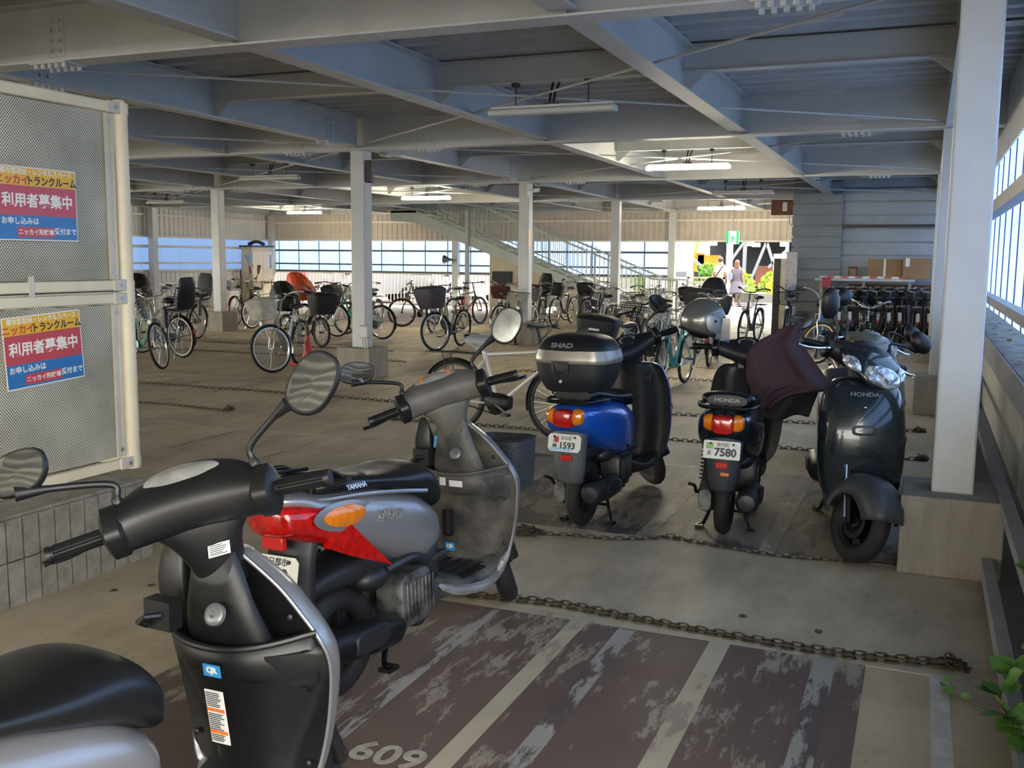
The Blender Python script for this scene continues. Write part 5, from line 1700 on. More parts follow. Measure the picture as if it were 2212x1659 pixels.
chain('doubled rusty chain lying along the near brown bays', [(-2.35, 4.10), (-1.92, 4.09), (-1.5, 4.14), (-1.1, 4.10), (-.6, 4.07), (-.2, 4.06), (.17, 4.12)], 2, (.17, 4.12, .045, 26))
chain('rusty chain with a heaped end in front of the scooter row', [(-2.03, 5.2), (-1.8, 5.25), (-1.55, 5.29), (-1.33, 5.40), (-1.27, 5.47), (-1.15, 5.42), (-.95, 5.37), (-.6, 5.34), (-.06, 5.45)], 1, (-2.06, 5.21, .07, 70))
for lb, x0, x1, y, hp in (('chain across the second row right of the blue scooter', -2.7, .08, 8.47, (.05, 8.5, .04, 14)),
                          ('chain across the third row right of the teal bicycle', -2.6, .05, 9.9, (.02, 9.95, .04, 14)),
                          ('chain lying between the dusty scooter and the top box', -4.75, -2.75, 8.43, (-4.72, 8.42, .03, 10)),
                          ('chain on the floor right of the cage post, nearer one', -9.2, -6.5, 8.2, (-6.55, 8.25, .04, 14)),
                          ('chain on the floor right of the cage post, farther one', -10.5, -5.2, 9.5, None),
                          ('chain under the teal bicycle', -5.2, -.4, 12.9, None),
                          ('chain under the left bicycle group', -14.5, -7.2, 13.2, None),
                          ('chain before the left plinth', -18, -8.2, 14.6, None)):
    chain(lb, [(x0, y), ((x0 + x1) / 2, y + .05), (x1, y)], 1, hp, big=1.25 if y > 9 else 1.1, jig=.03)
# dark gutters/seams across the far floor
b = MB()
for y in (14.9, 15.3, 18.3, 18.9, 21.9):
    b.box(-20.4, .3, y, y + .035, 0, .0012)
struct(b.build('floor_seam', mat('floor_seam', '4A443C', .8), smooth=False), 'dark seams across the far floor')

# ------------------------------------------------------------------ ceiling lamps
LAMPON = mat('lamp_lit', 'FFF4DC', .4, emit='FFF1D2', estr=20.0)
LAMPOFF = mat('lamp_unlit', 'B9BBB8', .45, 0)
DARKC = mat('cable_black', '1D1E20', .5)
for lab, x, y, on in (('unlit tube lamp hanging above the scooter row', -3.13, 8.44, 0), ('lit tube lamp behind the brace rods, largest of the lit ones', -3.2, 14.19, 1), ('lit tube lamp right of the middle column', -10.33, 19.95, 1),
                      ('lit tube lamp over the orange seat cover', -17.4, 25.66, 1), ('lit tube lamp before the exit sign', -4.89, 25.66, 1), ('unlit tube lamp left of the middle column', -10.3, 14.19, 0),
                      ('unlit tube lamp in front of the dark siding', -3.39, 19.95, 0), ('unlit tube lamp above the left bicycle group', -17.6, 19.95, 0)):
    t = thing('tube_lamp', lab, 'lamp', (x, y, 2.87), (0, 0, 0), 'tube lamps hung under the deck')
    b = MB(); b.loft([sring((xx, 0, .0), (0, 1, 0), (0, 0, 1), w, w * .6, 3, 16) for xx, w in ((-.60, .03), (-.585, .05), (.585, .05), (.60, .03))]); b.build('diffuser', LAMPON if on else LAMPOFF, t)
    b = MB(); b.box(-.57, .57, -.035, .035, .03, .05); b.build('housing', LAMPOFF, t)
    for s in (-1, 1):
        b = MB(); b.cyl((s * .34, 0, .05), (s * .34, 0, .25), .006, 6); b.cbox((s * .34, 0, .235), (.03, .03, .018)); b.build('hanger_rod', DARKC, t)
    b = MB()
    for s in (-1, 1): b.tube(cr([(s * .02, 0, .05), (s * .02, .03, .15), (s * .03 + .02, .07, .28), (.02 * s, .07, .48)], 3), .012, 6)
    b.cbox((0, 0, .06), (.06, .02, .012)); b.build('supply_cable', DARKC, t)

# ------------------------------------------------------------------ small things on the structure
t = thing('smoke_detector', 'white round smoke detector under the deck', 'smoke detector', (-2.56, 9.2, 3.385))
b = MB(); b.lathe([(.055, .03), (.06, -.01), (.055, -.02)], 20); b.build('base', WHITEL, t); b = MB(); b.lathe([(.045, -.02), (.045, -.06), (.03, -.075)], 20); b.build('sensor_cap', TEXTG, t)
t = thing('camera', 'white security camera on the column near the staircase', 'camera', (-6.63, 16.92, 2.79))
b = MB(); b.box(-.07, -.05, -.06, .06, -.12, .12); b.build('mount', WHITEL, t, bevel=.01); b = MB(); b.tube([(-.05, 0, 0), (.06, -.02, .0)], .02, 8); b.build('arm', WHITEL, t); b = MB(); b.tube([(.06, -.02, -.01), (.15, -.05, -.0)], .04, 12); b.build('housing', WHITEL, t)
t = thing('junction_box', 'grey junction box with conduits at the foot of the middle column', 'junction box', (-6.74, 11.20, .55))
b = MB(); b.box(0, .14, -.09, -.0, -.02, .15); b.build('box_body', STEEL, t, bevel=.02)
for k in range(3):
    b = MB(); b.cyl((.035 + .038 * k, -.045, -.15), (.035 + .038 * k, -.045, 0), .012, 8); b.build('conduit', STEEL, t)
t = tag((lambda b: (b.box(-6.70, -6.62, 11.25, 11.33, 2.52, 2.80), b.build('switch_box', DARKC, None, bevel=.01))[1])(MB()), 'dark box on the top right of the middle column', 'box')
t = thing('exit_sign', 'green and white exit sign hung on a thin rod before the exit', 'exit sign', (-4.28, 24.0, 2.10))
EXG = mat('exit_green', '1F9E57', .4, emit='1F9E57', estr=.25); EXW = mat('exit_white', 'E6EFE6', .4, emit='E8F3EA', estr=.35)
b = MB(); b.box(-.15, .15, -.03, .03, -.15, .15); b.build('sign_box', EXW, t)
for s in (-1, 1):
    b = MB(); b.box(s * .12 - .03, s * .12 + .03, -.033, -.030, -.15, .15); b.build('green_band', EXG, t, smooth=False)
b = MB(); b.prism([(-.04, -.08), (0, -.02), (-.05, -.02), (-.06, .0), (.02, .04), (.03, .07), (.05, .05), (.02, 0), (.06, -.03), (.03, -.05), (.0, -.09)], -.034, -.031, 'xz'); b.build('running_figure', EXG, t, smooth=False)
b = MB(); b.cyl((0, 0, .15), (0, 0, 1.05), .012, 8); b.lathe([(.07, 1.02), (.03, .98)], 16); b.build('hanger_rod', WHITEL, t)
t = thing('wall_box', 'brown wooden box fixed high beside the exit lamp', 'box', (-2.95, 23.3, 2.72))
b = MB(); b.box(-.35, .25, -.12, .12, -.13, .2); b.build('box_body', mat('brown_wood', '6B3F2A', .6, var=.15, scale=5), t); b = MB(); b.box(-.1, .0, -.13, -.12, -.05, .15); b.build('box_label', WHITEL, t); b = MB(); b.tube([(.05, 0, -.13), (.05, 0, -.3), (.1, 0, -.36)], .015, 6); b.build('conduit', STEEL, t)
t = tag((lambda b: (b.box(-6.70, -6.685, 16.94, 17.00, 1.80, 2.10), b.build('reflector_tape', mat('orange_tape', 'E08A16', .3), None))[1])(MB()), 'orange reflective tape on the column beside the stairs', 'tape')
t = thing('loudspeaker', 'small grey horn loudspeaker on the far left column', 'loudspeaker', (-13.72, 28.3, 1.50))
b = MB(); b.tube([(0, 0, 0), (-.12, 0, .01), (-.30, 0, .02)], [.03, .05, .14], 14); b.build('horn', BGRY, t); b = MB(); b.bar((0, 0, -.12), (0, 0, .02), .03, .03); b.bar((0, 0, 0), (.08, .1, 0), .03, .03); b.build('bracket', BGRY, t)

# ------------------------------------------------------------------ staircase
STG = mat('stair_paint', 'A7AFA8', .45, 0, var=.05, scale=3)
stx = lambda x: max(0, (-6.42 - x) * .395)
t = thing('staircase', 'grey steel staircase rising to the left along the far side', 'staircase', (-6.42, 26, 0))
for Y in (0, 1.25):
    b = MB(); b.prism([(0, .0), (-7.4, 2.92), (-8.2, 2.92), (-8.2, 2.62), (-7.45, 2.58), (-.55, -.0)], Y - .02, Y + .02, 'xz'); b.build('stringer', STG, t, smooth=False)
for k in range(17):
    b = MB(); x = -.22 - .43 * k; b.box(x - .26, x + .02, .02, 1.23, stx(x - 6.42) + .0, stx(x - 6.42) + .03); b.build('tread', STG, t, smooth=False)
b = MB(); b.box(-8.3, -7.35, -.02, 1.27, 2.86, 2.93); b.build('landing', STG, t, smooth=False)
for Y, nm in ((0, 'near_railing'), (1.25, 'far_railing')):
    r = MB()
    r.bar((.35, Y, 1.02), (-.3, Y, 1.06), .04, .04); r.bar((-.3, Y, 1.06), (-7.4, Y, 1.06 + 2.81), .04, .05); r.bar((-.3, Y, .22), (-7.4, Y, 3.02), .03, .03)
    n = 56
    for k in range(n):
        x = -.1 - 7.2 * k / n
        post = k % 14 == 0
        r.bar((x, Y, stx(x - 6.42) + (0.0 if post else .15)), (x, Y, stx(x - 6.42) + 1.02), .05 if post else .016, .05 if post else .016, (0, 1, 0))
    for k in range(4): r.bar((.05 + .1 * k, Y, .12), (.05 + .1 * k, Y, 1.02), .016, .016, (0, 1, 0))
    r.bar((.38, Y, 0), (.38, Y, 1.04), .05, .05, (0, 1, 0))
    r.build(nm, STG, t, smooth=False)
b = MB(); b.bar((-5.70, -.05, 0), (-5.70, -.05, 2.9), .10, .10, (0, 1, 0)); b.build('landing_post', STG, t, smooth=False)
b = MB(); b.prism([(-11.55, 0), (-8.9, 0), (-8.9, .68), (-11.3, 1.62), (-11.55, 1.68)], 26.25, 26.35, 'xz')
struct(b.build('wall_under_stair', mat('cream_wall', 'BDB39B', .7, var=.05, scale=3), smooth=False), 'cream wall closing the space under the stairs')
b = MB(); b.prism([(-8.9, 0), (-7.15, 0), (-8.9, .64)], 26.25, 26.35, 'xz'); b.prism([(-8.9, 0), (-7.4, 0), (-8.9, .6)], 26.2, 26.25, 'xz')
struct(b.build('wall_under_stair', mat('dark_wall', '3A3E44', .7), smooth=False), 'dark panel under the low end of the stairs')
t = thing('notice_board', 'dark flat notice board on the cream wall under the stairs', 'notice board', (-11.15, 26.24, 1.02))
b = MB(); b.box(-.30, .30, -.03, 0, -.17, .17); b.build('board', FABK, t); b = MB(); b.box(-.31, .31, -.02, 0, -.18, .18); b.build('board_frame', BLKP, t)
t = tag((lambda b: (b.box(-10.72, -10.62, 26.2, 26.24, .75, 1.05), b.build('fire_sign', REDR, None))[1])(MB()), 'narrow red sign right of the dark notice board', 'sign')
t = thing('metal_gate', 'white slatted gate beside the foot of the stairs', 'gate', (-5.4, 27.9, 0))
for k in range(7):
    b = MB(); b.box(-.75, .2, -.02, .02, .12 + .13 * k, .20 + .13 * k); b.build('slat_bar', WHITEL, t, smooth=False)
b = MB(); b.box(-.8, -.75, -.03, .03, 0, 1.1); b.box(.2, .25, -.03, .03, 0, 1.1); b.box(-.8, .25, -.03, .03, 1.05, 1.1); b.build('gate_frame', WHITEL, t, smooth=False)

# ------------------------------------------------------------------ cabinet corner far left
t = thing('steel_cabinet', 'tall beige steel cabinet in the far left corner', 'cabinet', (-20.28, 26.95, 0), (0, 0, pi / 2))
CABM = mat('cabinet_beige', 'B8AE98', .45, 0, var=.05, scale=3)
b = MB(); b.box(-.05, 1.05, 0, .42, .0, 1.86); b.build('body', CABM, t, smooth=False)
for x0, x1 in ((-.03, .495), (.505, 1.03)):
    b = MB(); b.box(x0, x1, -.02, 0, .08, 1.72); d = b.build('door', mat('cabinet_door', 'C9BEA6', .4, var=.04, scale=3), t, smooth=False)
    b = MB(); b.box(x1 - .1, x1 - .06, -.03, -.02, .5, .75); b.build('handle', STEELD, d, smooth=False)
b = MB(); b.box(.88, .96, -.028, -.02, 1.15, 1.62); b.build('label_strip', TEXTG, t, smooth=False)
b = MB(); b.box(-.1, 1.1, -.06, .46, 1.86, 1.91); o = b.build('lid_sheet', DARKC, t, smooth=False)
t = tag((lambda b: (b.loft([sring((-20.5 + .15 * u, 27.1 + .5 * u, 1.96 + .08 * sin(pi * u)), (0, 1, 0), (0, 0, 1), .12, .05, 2.5, 10) for u in (0, .25, .5, .75, 1)]), b.build('dark_bag', FABK, None))[1])(MB()), 'dark folded bag on top of the beige cabinet', 'bag')
t = thing('storage_bin', 'white plastic bin with dark lid left of the beige cabinet', 'bin', (-20.1, 25.2, 0))
b = MB(); b.loft([sring((0, 0, z), (1, 0, 0), (0, 1, 0), w, d, 6, 24) for z, w, d in ((0, .42, .28), (.5, .48, .33))]); b.build('bin_body', WHITEL, t)
b = MB(); b.loft([sring((0, 0, z), (1, 0, 0), (0, 1, 0), w, d, 6, 24) for z, w, d in ((.5, .5, .35), (.54, .5, .35))]); b.build('lid', TEXTG, t)
t = tag((lambda b: (b.loft([sring((-20.1 + xx, 25.2, .68), (0, 1, 0), (0, 0, 1), r, r * .8, 2.4, 18) for xx, r in ((-.22, .10), (-.2, .17), (.2, .17), (.22, .1))]), b.build('grey_tub', BGRY, None))[1])(MB()), 'grey rounded tub lying on the white bin', 'tub')
t = thing('broom', 'long broom with blue head leaning by the beige cabinet', 'broom', (-19.95, 26.1, 0))
b = MB(); b.tube([(.55, 0, .1), (.05, .25, 1.25)], .014, 8); b.build('handle', WHITEL, t)
b = MB(); b.loft([sring((-.01 - .08 * u, .28 + .04 * u, 1.25 + .35 * u), (1, 0, 0), (0, 1, 0), .04 + .12 * u, .03, 4, 14) for u in (0, .3, 1)]); b.build('bristle_head', mat('broom_pale', '8FA3B5', .7), t)
for k, (dx, lb) in enumerate(((-.25, 'wooden rake leaning beside the broom'), (.28, 'old wooden pole bundle leaning between the broom and the cabinet'))):
    t = thing('garden_tool', lb, 'tool', (-20.1 + dx * .6, 26.35, 0))
    b = MB(); b.tube([(0, 0, 0), (.12, .3, 1.25)], .016, 7); b.build('handle', mat('wood_handle', '8A6A45', .7), t)
    b = MB(); b.loft([sring((.10 + .02 * u, .26 + .04 * u, 1.0 + .28 * u), (1, 0, 0), (0, 1, 0), .03 + .05 * u, .03, 2.5, 12) for u in (0, .5, 1)]); b.build('tool_head', mat('dry_brush', '6B4A2E', .9, var=.3, scale=20, bump=.4), t)
# ------------------------------------------------------------------ shelf with bars and cardboard at the right
t = thing('wall_shelf', 'grey shelf board before the pale siding', 'shelf', (-1.2, 22.0, 1.22))
b = MB(); b.box(-.95, 1.0, -.25, .25, -.05, 0); b.build('board', STEEL, t, smooth=False)
for x in (-.85, .0, .9):
    b = MB(); b.box(x - .03, x + .03, .16, .22, -1.22, -.05); b.build('leg', STEEL, t, smooth=False)
def striped(label, x0, x1, y, z):
    t = thing('striped_bar', label, 'bar', (x0, y, z), (0, 0, 0), 'red and white barrier bars on the shelf')
    n = int((x1 - x0) / .14)
    for k in range(n):
        b = MB(); b.box(.14 * k, .14 * k + .14, -.02, .02, -.02, .02); b.build('red_band' if k % 2 else 'white_band', REDR if k % 2 else WHITEL, t, smooth=False)
striped('red and white bar along the front edge of the shelf', -2.05, -.25, 21.80, 1.245); striped('red and white bar at the back of the shelf', -1.75, -.30, 22.02, 1.245)
CARD = mat('cardboard', '9A7A55', .85, 0, var=.08, scale=4)
t = thing('cardboard_box', 'wide flat cardboard box on the shelf', 'box', (-.80, 22.15, 1.225)); b = MB(); b.box(-.33, .33, -.10, .10, 0, .40); b.build('carton', CARD, t, bevel=.01); b = MB(); b.box(-.02, .02, -.103, .103, .0, .402); b.build('tape', PWH, t, smooth=False)
t = thing('cardboard_box', 'taped cardboard box at the right end of the shelf', 'box', (-.20, 21.98, 1.225)); b = MB(); b.box(-.25, .28, -.12, .12, 0, .42); b.build('carton', CARD, t, bevel=.01); b = MB(); b.box(-.2, -.12, -.123, -.12, .25, .42); b.build('tape', PWH, t, smooth=False)
t = thing('photo_frame', 'small brown frame standing on the shelf', 'frame', (-1.42, 22.1, 1.225)); b = MB(); b.box(-.09, .09, -.01, .01, 0, .24); b.build('frame_border', mat('frame_brown', '5B3327', .6), t); b = MB(); b.box(-.06, .06, -.012, -.01, .04, .2); b.build('picture', CARD, t)
t = tag((lambda b: (b.box(-2.0, -1.82, 21.72, 21.74, 1.0, 1.24), b.build('red_cloth', mat('pink_cloth', 'B0474F', .7), None))[1])(MB()), 'red cloth hanging from the left end of the shelf', 'cloth')
t = tag((lambda b: (b.box(-1.7, .4, 22.3, 22.36, 2.28, 2.34), b.build('wall_pipe', STEELD, None))[1])(MB()), 'dark horizontal pipe across the pale siding', 'pipe')
t = tag((lambda b: (b.box(-1.5, .2, 22.28, 22.46, .15, 1.1), b.build('brown_panel', mat('brown_panel', '6A452B', .7, var=.1, scale=5), None))[1])(MB()), 'brown panel under the shelf behind the bicycle row', 'panel')
t = thing('information_board', 'tall dark board with a pale poster at the edge of the exit', 'board', (-2.72, 21.55, 0))
b = MB(); b.box(-.24, -.10, -.04, .04, 0, 1.62); b.build('dark_post', BLKP, t); b = MB(); b.box(-.10, .06, -.03, .03, 0, 1.62); b.build('cream_panel', CREAM, t)
b = MB(); b.box(.02, .24, -.10, -.07, .75, 1.75); b.build('pale_poster', mat('pale_poster', 'BDB7B2', .4, col2='7C86A0', scale=6, lo=.45, hi=.55), t, smooth=False)
b = MB(); b.box(.02, .24, -.10, -.07, .3, .72); b.build('leaflet', CREAM2, t, smooth=False)

# ------------------------------------------------------------------ traffic cones and fallen leaves
def cone(label, x, y, h, m=None):
    t = thing('traffic_cone', label, 'cone', (x, y, 0))
    OR = m or mat('cone_red', 'C7332B', .5)
    b = MB(); b.lathe([(.16 * h / .7, .03), (.02, h)], 20); b.build('cone_body', OR, t)
    b = MB(); b.lathe([(.098 * h / .7, h * .45), (.065 * h / .7, h * .68)], 20); b.build('white_band', WHITEL, t)
    b = MB(); b.box(-.2, .2, -.2, .2, 0, .03); b.build('base', OR, t, bevel=.01)
cone('low red and white cone behind the near mirror', -8.35, 12.35, .42)
cone('tall red cone by the railing beyond the mountain bicycle', -12.9, 27.5, .85)

# ------------------------------------------------------------------ vine at the right kerb
LEAF = mat('vine_leaf', '5E8A3A', .5, 0, var=.25, scale=9); STEM = mat('vine_stem', '5C5A3C', .7)
rg = random.Random(11)
def vine(label, path, nleaf, Ls):
    t = thing('vine', label, 'plant', path[0])
    o = V(path[0])
    P = [V(p) - o for p in cr([tuple(q) for q in path], 6)]
    b = MB(); b.tube(P, .004, 5); b.build('stem', STEM, t)
    for k in range(nleaf):
        b = MB(); i = rg.randrange(1, len(P)); c = P[i]
        leaf(b, c + V(0, 0, .01), V(rg.uniform(-1, 1), rg.uniform(-1, .6), rg.uniform(-.1, .5)), V(rg.uniform(-.4, .4), rg.uniform(-.6, .2), 1), rg.uniform(*Ls)); b.build('leaf', LEAF, t, fix=False)
vine('green vine growing up along the right kerb rail', [(.40, 3.75, .02), (.41, 3.85, .15), (.42, 4.0, .28), (.44, 4.2, .42)], 5, (.05, .085))
vine('leafy vine clump creeping out of the right wall corner', [(.46, 3.12, .05), (.40, 3.2, .10), (.33, 3.32, .15), (.30, 3.48, .18), (.36, 3.6, .20)], 34, (.06, .11))
vine('vine runner lying across the flaking white line', [(.45, 3.6, .03), (.32, 3.7, .015), (.20, 3.8, .01), (.14, 3.92, .012)], 4, (.04, .07))
for k, (x, y) in enumerate(((-.69, 4.35), (-.35, 4.28), (-3.35, 3.6), (-3.30, 3.72), (-3.45, 3.5))):
    b = MB(); leaf(b, V(x, y, .003), V(cos(k), sin(k), 0), V(0, 0, 1), .045); o = b.build('dry_leaf', mat('dry_leaf', '5E4A34', .8), fix=False)
    tag(o, ['dry leaf on bare floor beyond the doubled chain, left one', 'dry leaf on bare floor beyond the doubled chain, right one', 'dry leaf at the foot of the ribbed wall, middle one', 'dry leaf at the foot of the ribbed wall, far one', 'dry leaf at the foot of the ribbed wall, near one'][k], 'leaf')
# ------------------------------------------------------------------ outside beyond the far side
def tarmac():
    return mat('tarmac', '3B3B40', .9, 0, col2='47464C', scale=3)
b = MB(); b.box(-70, 40, YN + .3, 120, -.25, -.05)
struct(b.build('ground', tarmac(), smooth=False), 'sunlit tarmac outside the far side')
b = MB(); b.box(0.75, 40, -14, YN + .3, -.25, -.05); b.box(-70, XW - .3, -14, YN + .3, -.25, -.05); b.box(-70, 40, -60, -14, -.25, -.05)
struct(b.build('ground', mat('yard_concrete', '5F5C55', .9, var=.1, scale=2), smooth=False), 'open ground around the deck')
b = MB()
for y0, y1 in ((31.0, 31.12), (35.2, 35.3)): b.box(-20, 2, y0, y1, -.05, -.045)
struct(b.build('road_marking', mat('road_line', '6E6D74', .7), smooth=False), 'pale lines on the road')
b = MB(); b.box(-20, 2, 33.0, 33.9, -.05, -.046)
struct(b.build('road_marking', mat('road_red', '5A3439', .8), smooth=False), 'reddish strip across the road')
# bushes in a kerbed bed
LG = [mat('bush_green', '4A7222', .6, 0, var=.35, scale=7), mat('bush_lime', '7C9424', .6, 0, var=.3, scale=7), mat('bush_yellow', 'A39B22', .6, 0, var=.25, scale=7)]
b = MB(); b.box(-11.5, -2.0, 39.6, 42.2, -.05, .28)
struct(b.build('planter_kerb', mat('kerb_stone', '66625B', .8), smooth=False), 'concrete kerb of the planted bed')
def bush(label, x, y, rx, rz, m, n=420, spiky=False):
    t = thing('shrub', label, 'shrub', (x, y, .28), (0, 0, 0), 'shrubs in the kerbed bed')
    rg = random.Random(int(abs(x * 100)))
    b = MB()
    for k in range(n):
        a, u = rg.uniform(0, 2 * pi), rg.random()
        th = math.acos(1 - u)
        d = V(sin(th) * cos(a), sin(th) * sin(a), cos(th))
        q = V(d.x * rx, d.y * rx * .8, d.z * rz) * rg.uniform(.75, 1.0)
        if spiky: leaf(b, q, d + V(0, 0, .5), V(rg.uniform(-1, 1), -1, .3), rg.uniform(.18, .34))
        else: leaf(b, q, d + V(rg.uniform(-.6, .6), rg.uniform(-.6, .6), .2), V(rg.uniform(-.5, .5), -1, .6), rg.uniform(.10, .18))
    b.build('foliage', m, t, fix=False)
    b = MB()
    for k in range(5):
        a = 2 * pi * k / 5; b.tube([(0, 0, 0), (rx * .4 * cos(a), rx * .4 * sin(a), rz * .6)], .025, 5)
    b.build('stem', STEM, t)
for i, (x, y, rx, rz, c, sp, lb) in enumerate(((-10.1, 40.3, .95, 1.75, 0, True, 'tall spiky green shrub behind the yellow pole'), (-8.25, 40.9, .6, 1.1, 0, False, 'green shrub behind the two walkers'),
        (-6.9, 40.2, .65, .9, 1, False, 'lime green shrub right of the two walkers'), (-5.75, 41.2, .45, .8, 1, False, 'small lime shrub in the middle of the bed'), (-5.2, 40.2, .55, .85, 2, False, 'yellow shrub in the kerbed bed'),
        (-4.25, 41.3, .42, .9, 2, False, 'small yellow green shrub near the right end of the bed'), (-3.2, 40.4, .45, .9, 0, False, 'green shrub at the right end of the bed'))):
    bush(lb, x, y, rx, rz, LG[c], 520 if i == 0 else 330, sp)
# bicycle shed across the road: fascia, braced posts, dark depth
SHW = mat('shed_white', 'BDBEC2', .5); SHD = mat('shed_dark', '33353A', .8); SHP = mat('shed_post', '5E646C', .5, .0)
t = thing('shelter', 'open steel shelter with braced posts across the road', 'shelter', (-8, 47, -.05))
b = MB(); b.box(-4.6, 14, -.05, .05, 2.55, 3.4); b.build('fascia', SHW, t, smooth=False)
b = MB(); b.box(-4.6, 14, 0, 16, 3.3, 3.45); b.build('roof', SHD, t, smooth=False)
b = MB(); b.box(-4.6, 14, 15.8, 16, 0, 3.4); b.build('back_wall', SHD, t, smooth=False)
for x in (-3.2, .2, 2.1, 5.6):
    b = MB(); b.bar((x, 0, 0), (x, 0, 2.6), .16, .16, (0, 1, 0)); b.build('post', SHP, t, smooth=False)
for (x0, z0, x1, z1) in ((-3.2, 2.5, -1.3, .9), (-.9, .9, .2, 2.5), (.3, .1, 1.15, 2.4), (1.2, 2.4, 2.0, .1), (1.3, 1.3, 2.1, 2.1)):
    b = MB(); b.bar((x0, -.05, z0), (x1, -.05, z1), .13, .1, (0, 1, 0)); b.build('brace', SHP, t, smooth=False)
for k in range(22):
    b = MB(); x = -4 + .45 * k; b.box(x - .1, x + .1, -.07, -.05, 2.6, 3.3); b.build('fascia_slat', TEXTG, t, smooth=False)
for x, y in ((-1.9, 3), (-.4, 5), (1.2, 6), (-.7, 9)):
    b = MB(); b.cyl((x, y, 2.35), (x, y, 2.55), .22, 14); b.build('shed_lamp', LAMPON, t)
for k, (x, z0, z1, c) in enumerate(((-2.6, .5, 1.9, 'D08A1E'), (-1.9, .6, 1.8, 'C99A2E'), (.9, .4, 1.3, '7A4A3A'), (3.2, .3, 1.7, 'A8A59E'))):
    t2 = tag((lambda b: (b.box(x - 8 - .5, x - 8 + .5, 49, 49.6, z0 - .05, z1), b.build('stored_crate', mat('crate_%d' % k, c, .7), None))[1])(MB()), ['yellow crate stack in the shelter, left one', 'yellow crate stack in the shelter, right one', 'brown crate behind the braced posts', 'pale sign box right in the shelter'][k], 'crate')
t = tag((lambda b: (b.tube([(-9.0, 39.2, -.05), (-8.25, 39.2, 2.6)], .06, 10), b.build('pole', mat('pole_yellow', 'B58A12', .4), None))[1])(MB()), 'leaning yellow pole before the tall spiky shrub', 'pole')
t = tag((lambda b: (b.bar((-6.78, 37.5, -.05), (-6.78, 37.5, 2.9), .22, .12, (0, 1, 0)), b.build('pole', WHITEL, None))[1])(MB()), 'white square post standing behind the exit sign', 'pole')
t = thing('road_sign', 'white notice sign standing right of the shelter braces', 'sign', (-5.3, 43.8, -.05)); b = MB(); b.box(-.75, .75, -.02, .02, .85, 1.9); b.build('sign_panel', WHITEL, t); b = MB(); b.box(-.3, .5, -.03, -.02, 1.6, 1.72); b.build('red_line', REDR, t)
for x in (-.5, .5):
    b = MB(); b.bar((x, 0, 0), (x, 0, .9), .06, .06, (0, 1, 0)); b.build('leg', SHP, t)
# vans
VANW = mat('van_white', '9C9DA0', .25, 0, coat=.5); GLASSD = mat('van_glass', '2A3036', .05, .2)
def van(label, x, y, rz, L=3.4, w=.74, h=1.85):
    t = thing('van', label, 'van', (x, y, -.05), (0, 0, rz), 'white vehicles beyond the railing')
    prof = [(-L / 2, .45), (-L / 2 - .02, 1.0), (-L / 2 + .35, h - .08), (-L / 2 + .6, h), (L / 2 - .25, h), (L / 2 - .03, h - .15), (L / 2, .9), (L / 2, .35), (-L / 2, .28)]
    P = [(p[0], p[1]) for p in cr([tuple(p) for p in prof], 2)]
    b = MB(); rr = []
    for xx, k in ((-w, .93), (-w - .02, .99), (-w - .01 + .05, 1.0), (w - .04, 1.0), (w + .02, .99), (w, .93)):
        rr.append([V(xx, p[0] * k, .3 + (p[1] - .3) * k) for p in P])
    b.loft(rr); b.build('body', VANW, t, ang=50)
    b = MB(); b.loft([[V(s * .62 * k2, -L / 2 + .0 + (z - 1.0) * .40 - .035, z) for s, z, k2 in ((-1, 1.03, 1), (1, 1.03, 1), (1, 1.62, .92), (-1, 1.62, .92))], [V(s * .62 * k2, -L / 2 + .05 + (z - 1.0) * .40, z) for s, z, k2 in ((-1, 1.03, 1), (1, 1.03, 1), (1, 1.62, .92), (-1, 1.62, .92))]]); b.build('windscreen', GLASSD, t)
    for s in (-1, 1):
        for y0, y1 in ((-L / 2 + .55, -.35), (-.25, L / 2 - .35)):
            b = MB(); b.box(s * (w + .012) - .012, s * (w + .012) + .012, y0, y1, 1.05, 1.55); b.build('side_window', GLASSD, t, bevel=.01)
        for yy in (-L / 2 + .55, L / 2 - .6):
            b = MB(); ringtyre(b, .20, .085, (s * (w - .06), yy, .285), 24, 8); b.lathe([(.17, -.03), (.17, .03)], 20, (s * (w - .06), yy, .285), 'x'); b.build('wheel', RUBBER, t)
        b = MB(); b.cbox((s * .52, -L / 2 - .02, .78), (.14, .03, .09)); b.build('headlamp', CLEARL, t, bevel=.02)
        b = MB(); b.cbox((s * (w + .14), -L / 2 + .45, 1.1), (.08, .05, .12)); b.build('door_mirror', BLKP, t, bevel=.02)
    b = MB(); b.box(-.5, .5, -L / 2 - .04, -L / 2 + .02, .45, .62); b.build('grille', BLKP, t)
van('white van nose on at the left edge of the exit', -8.75, 36.5, radians(12), 3.6, .80, 2.05)
van('white vehicle seen between the middle column and the stair, left one', -18.7, 31.8, radians(-40), 3.3, .73, 1.75)
van('white vehicle seen between the middle column and the stair, middle one', -18.3, 36.2, radians(-25), 3.3, .73, 1.75)
van('white vehicle nearest the stair seen through the railing', -15.4, 32.2, radians(-25), 3.3, .73, 1.75)
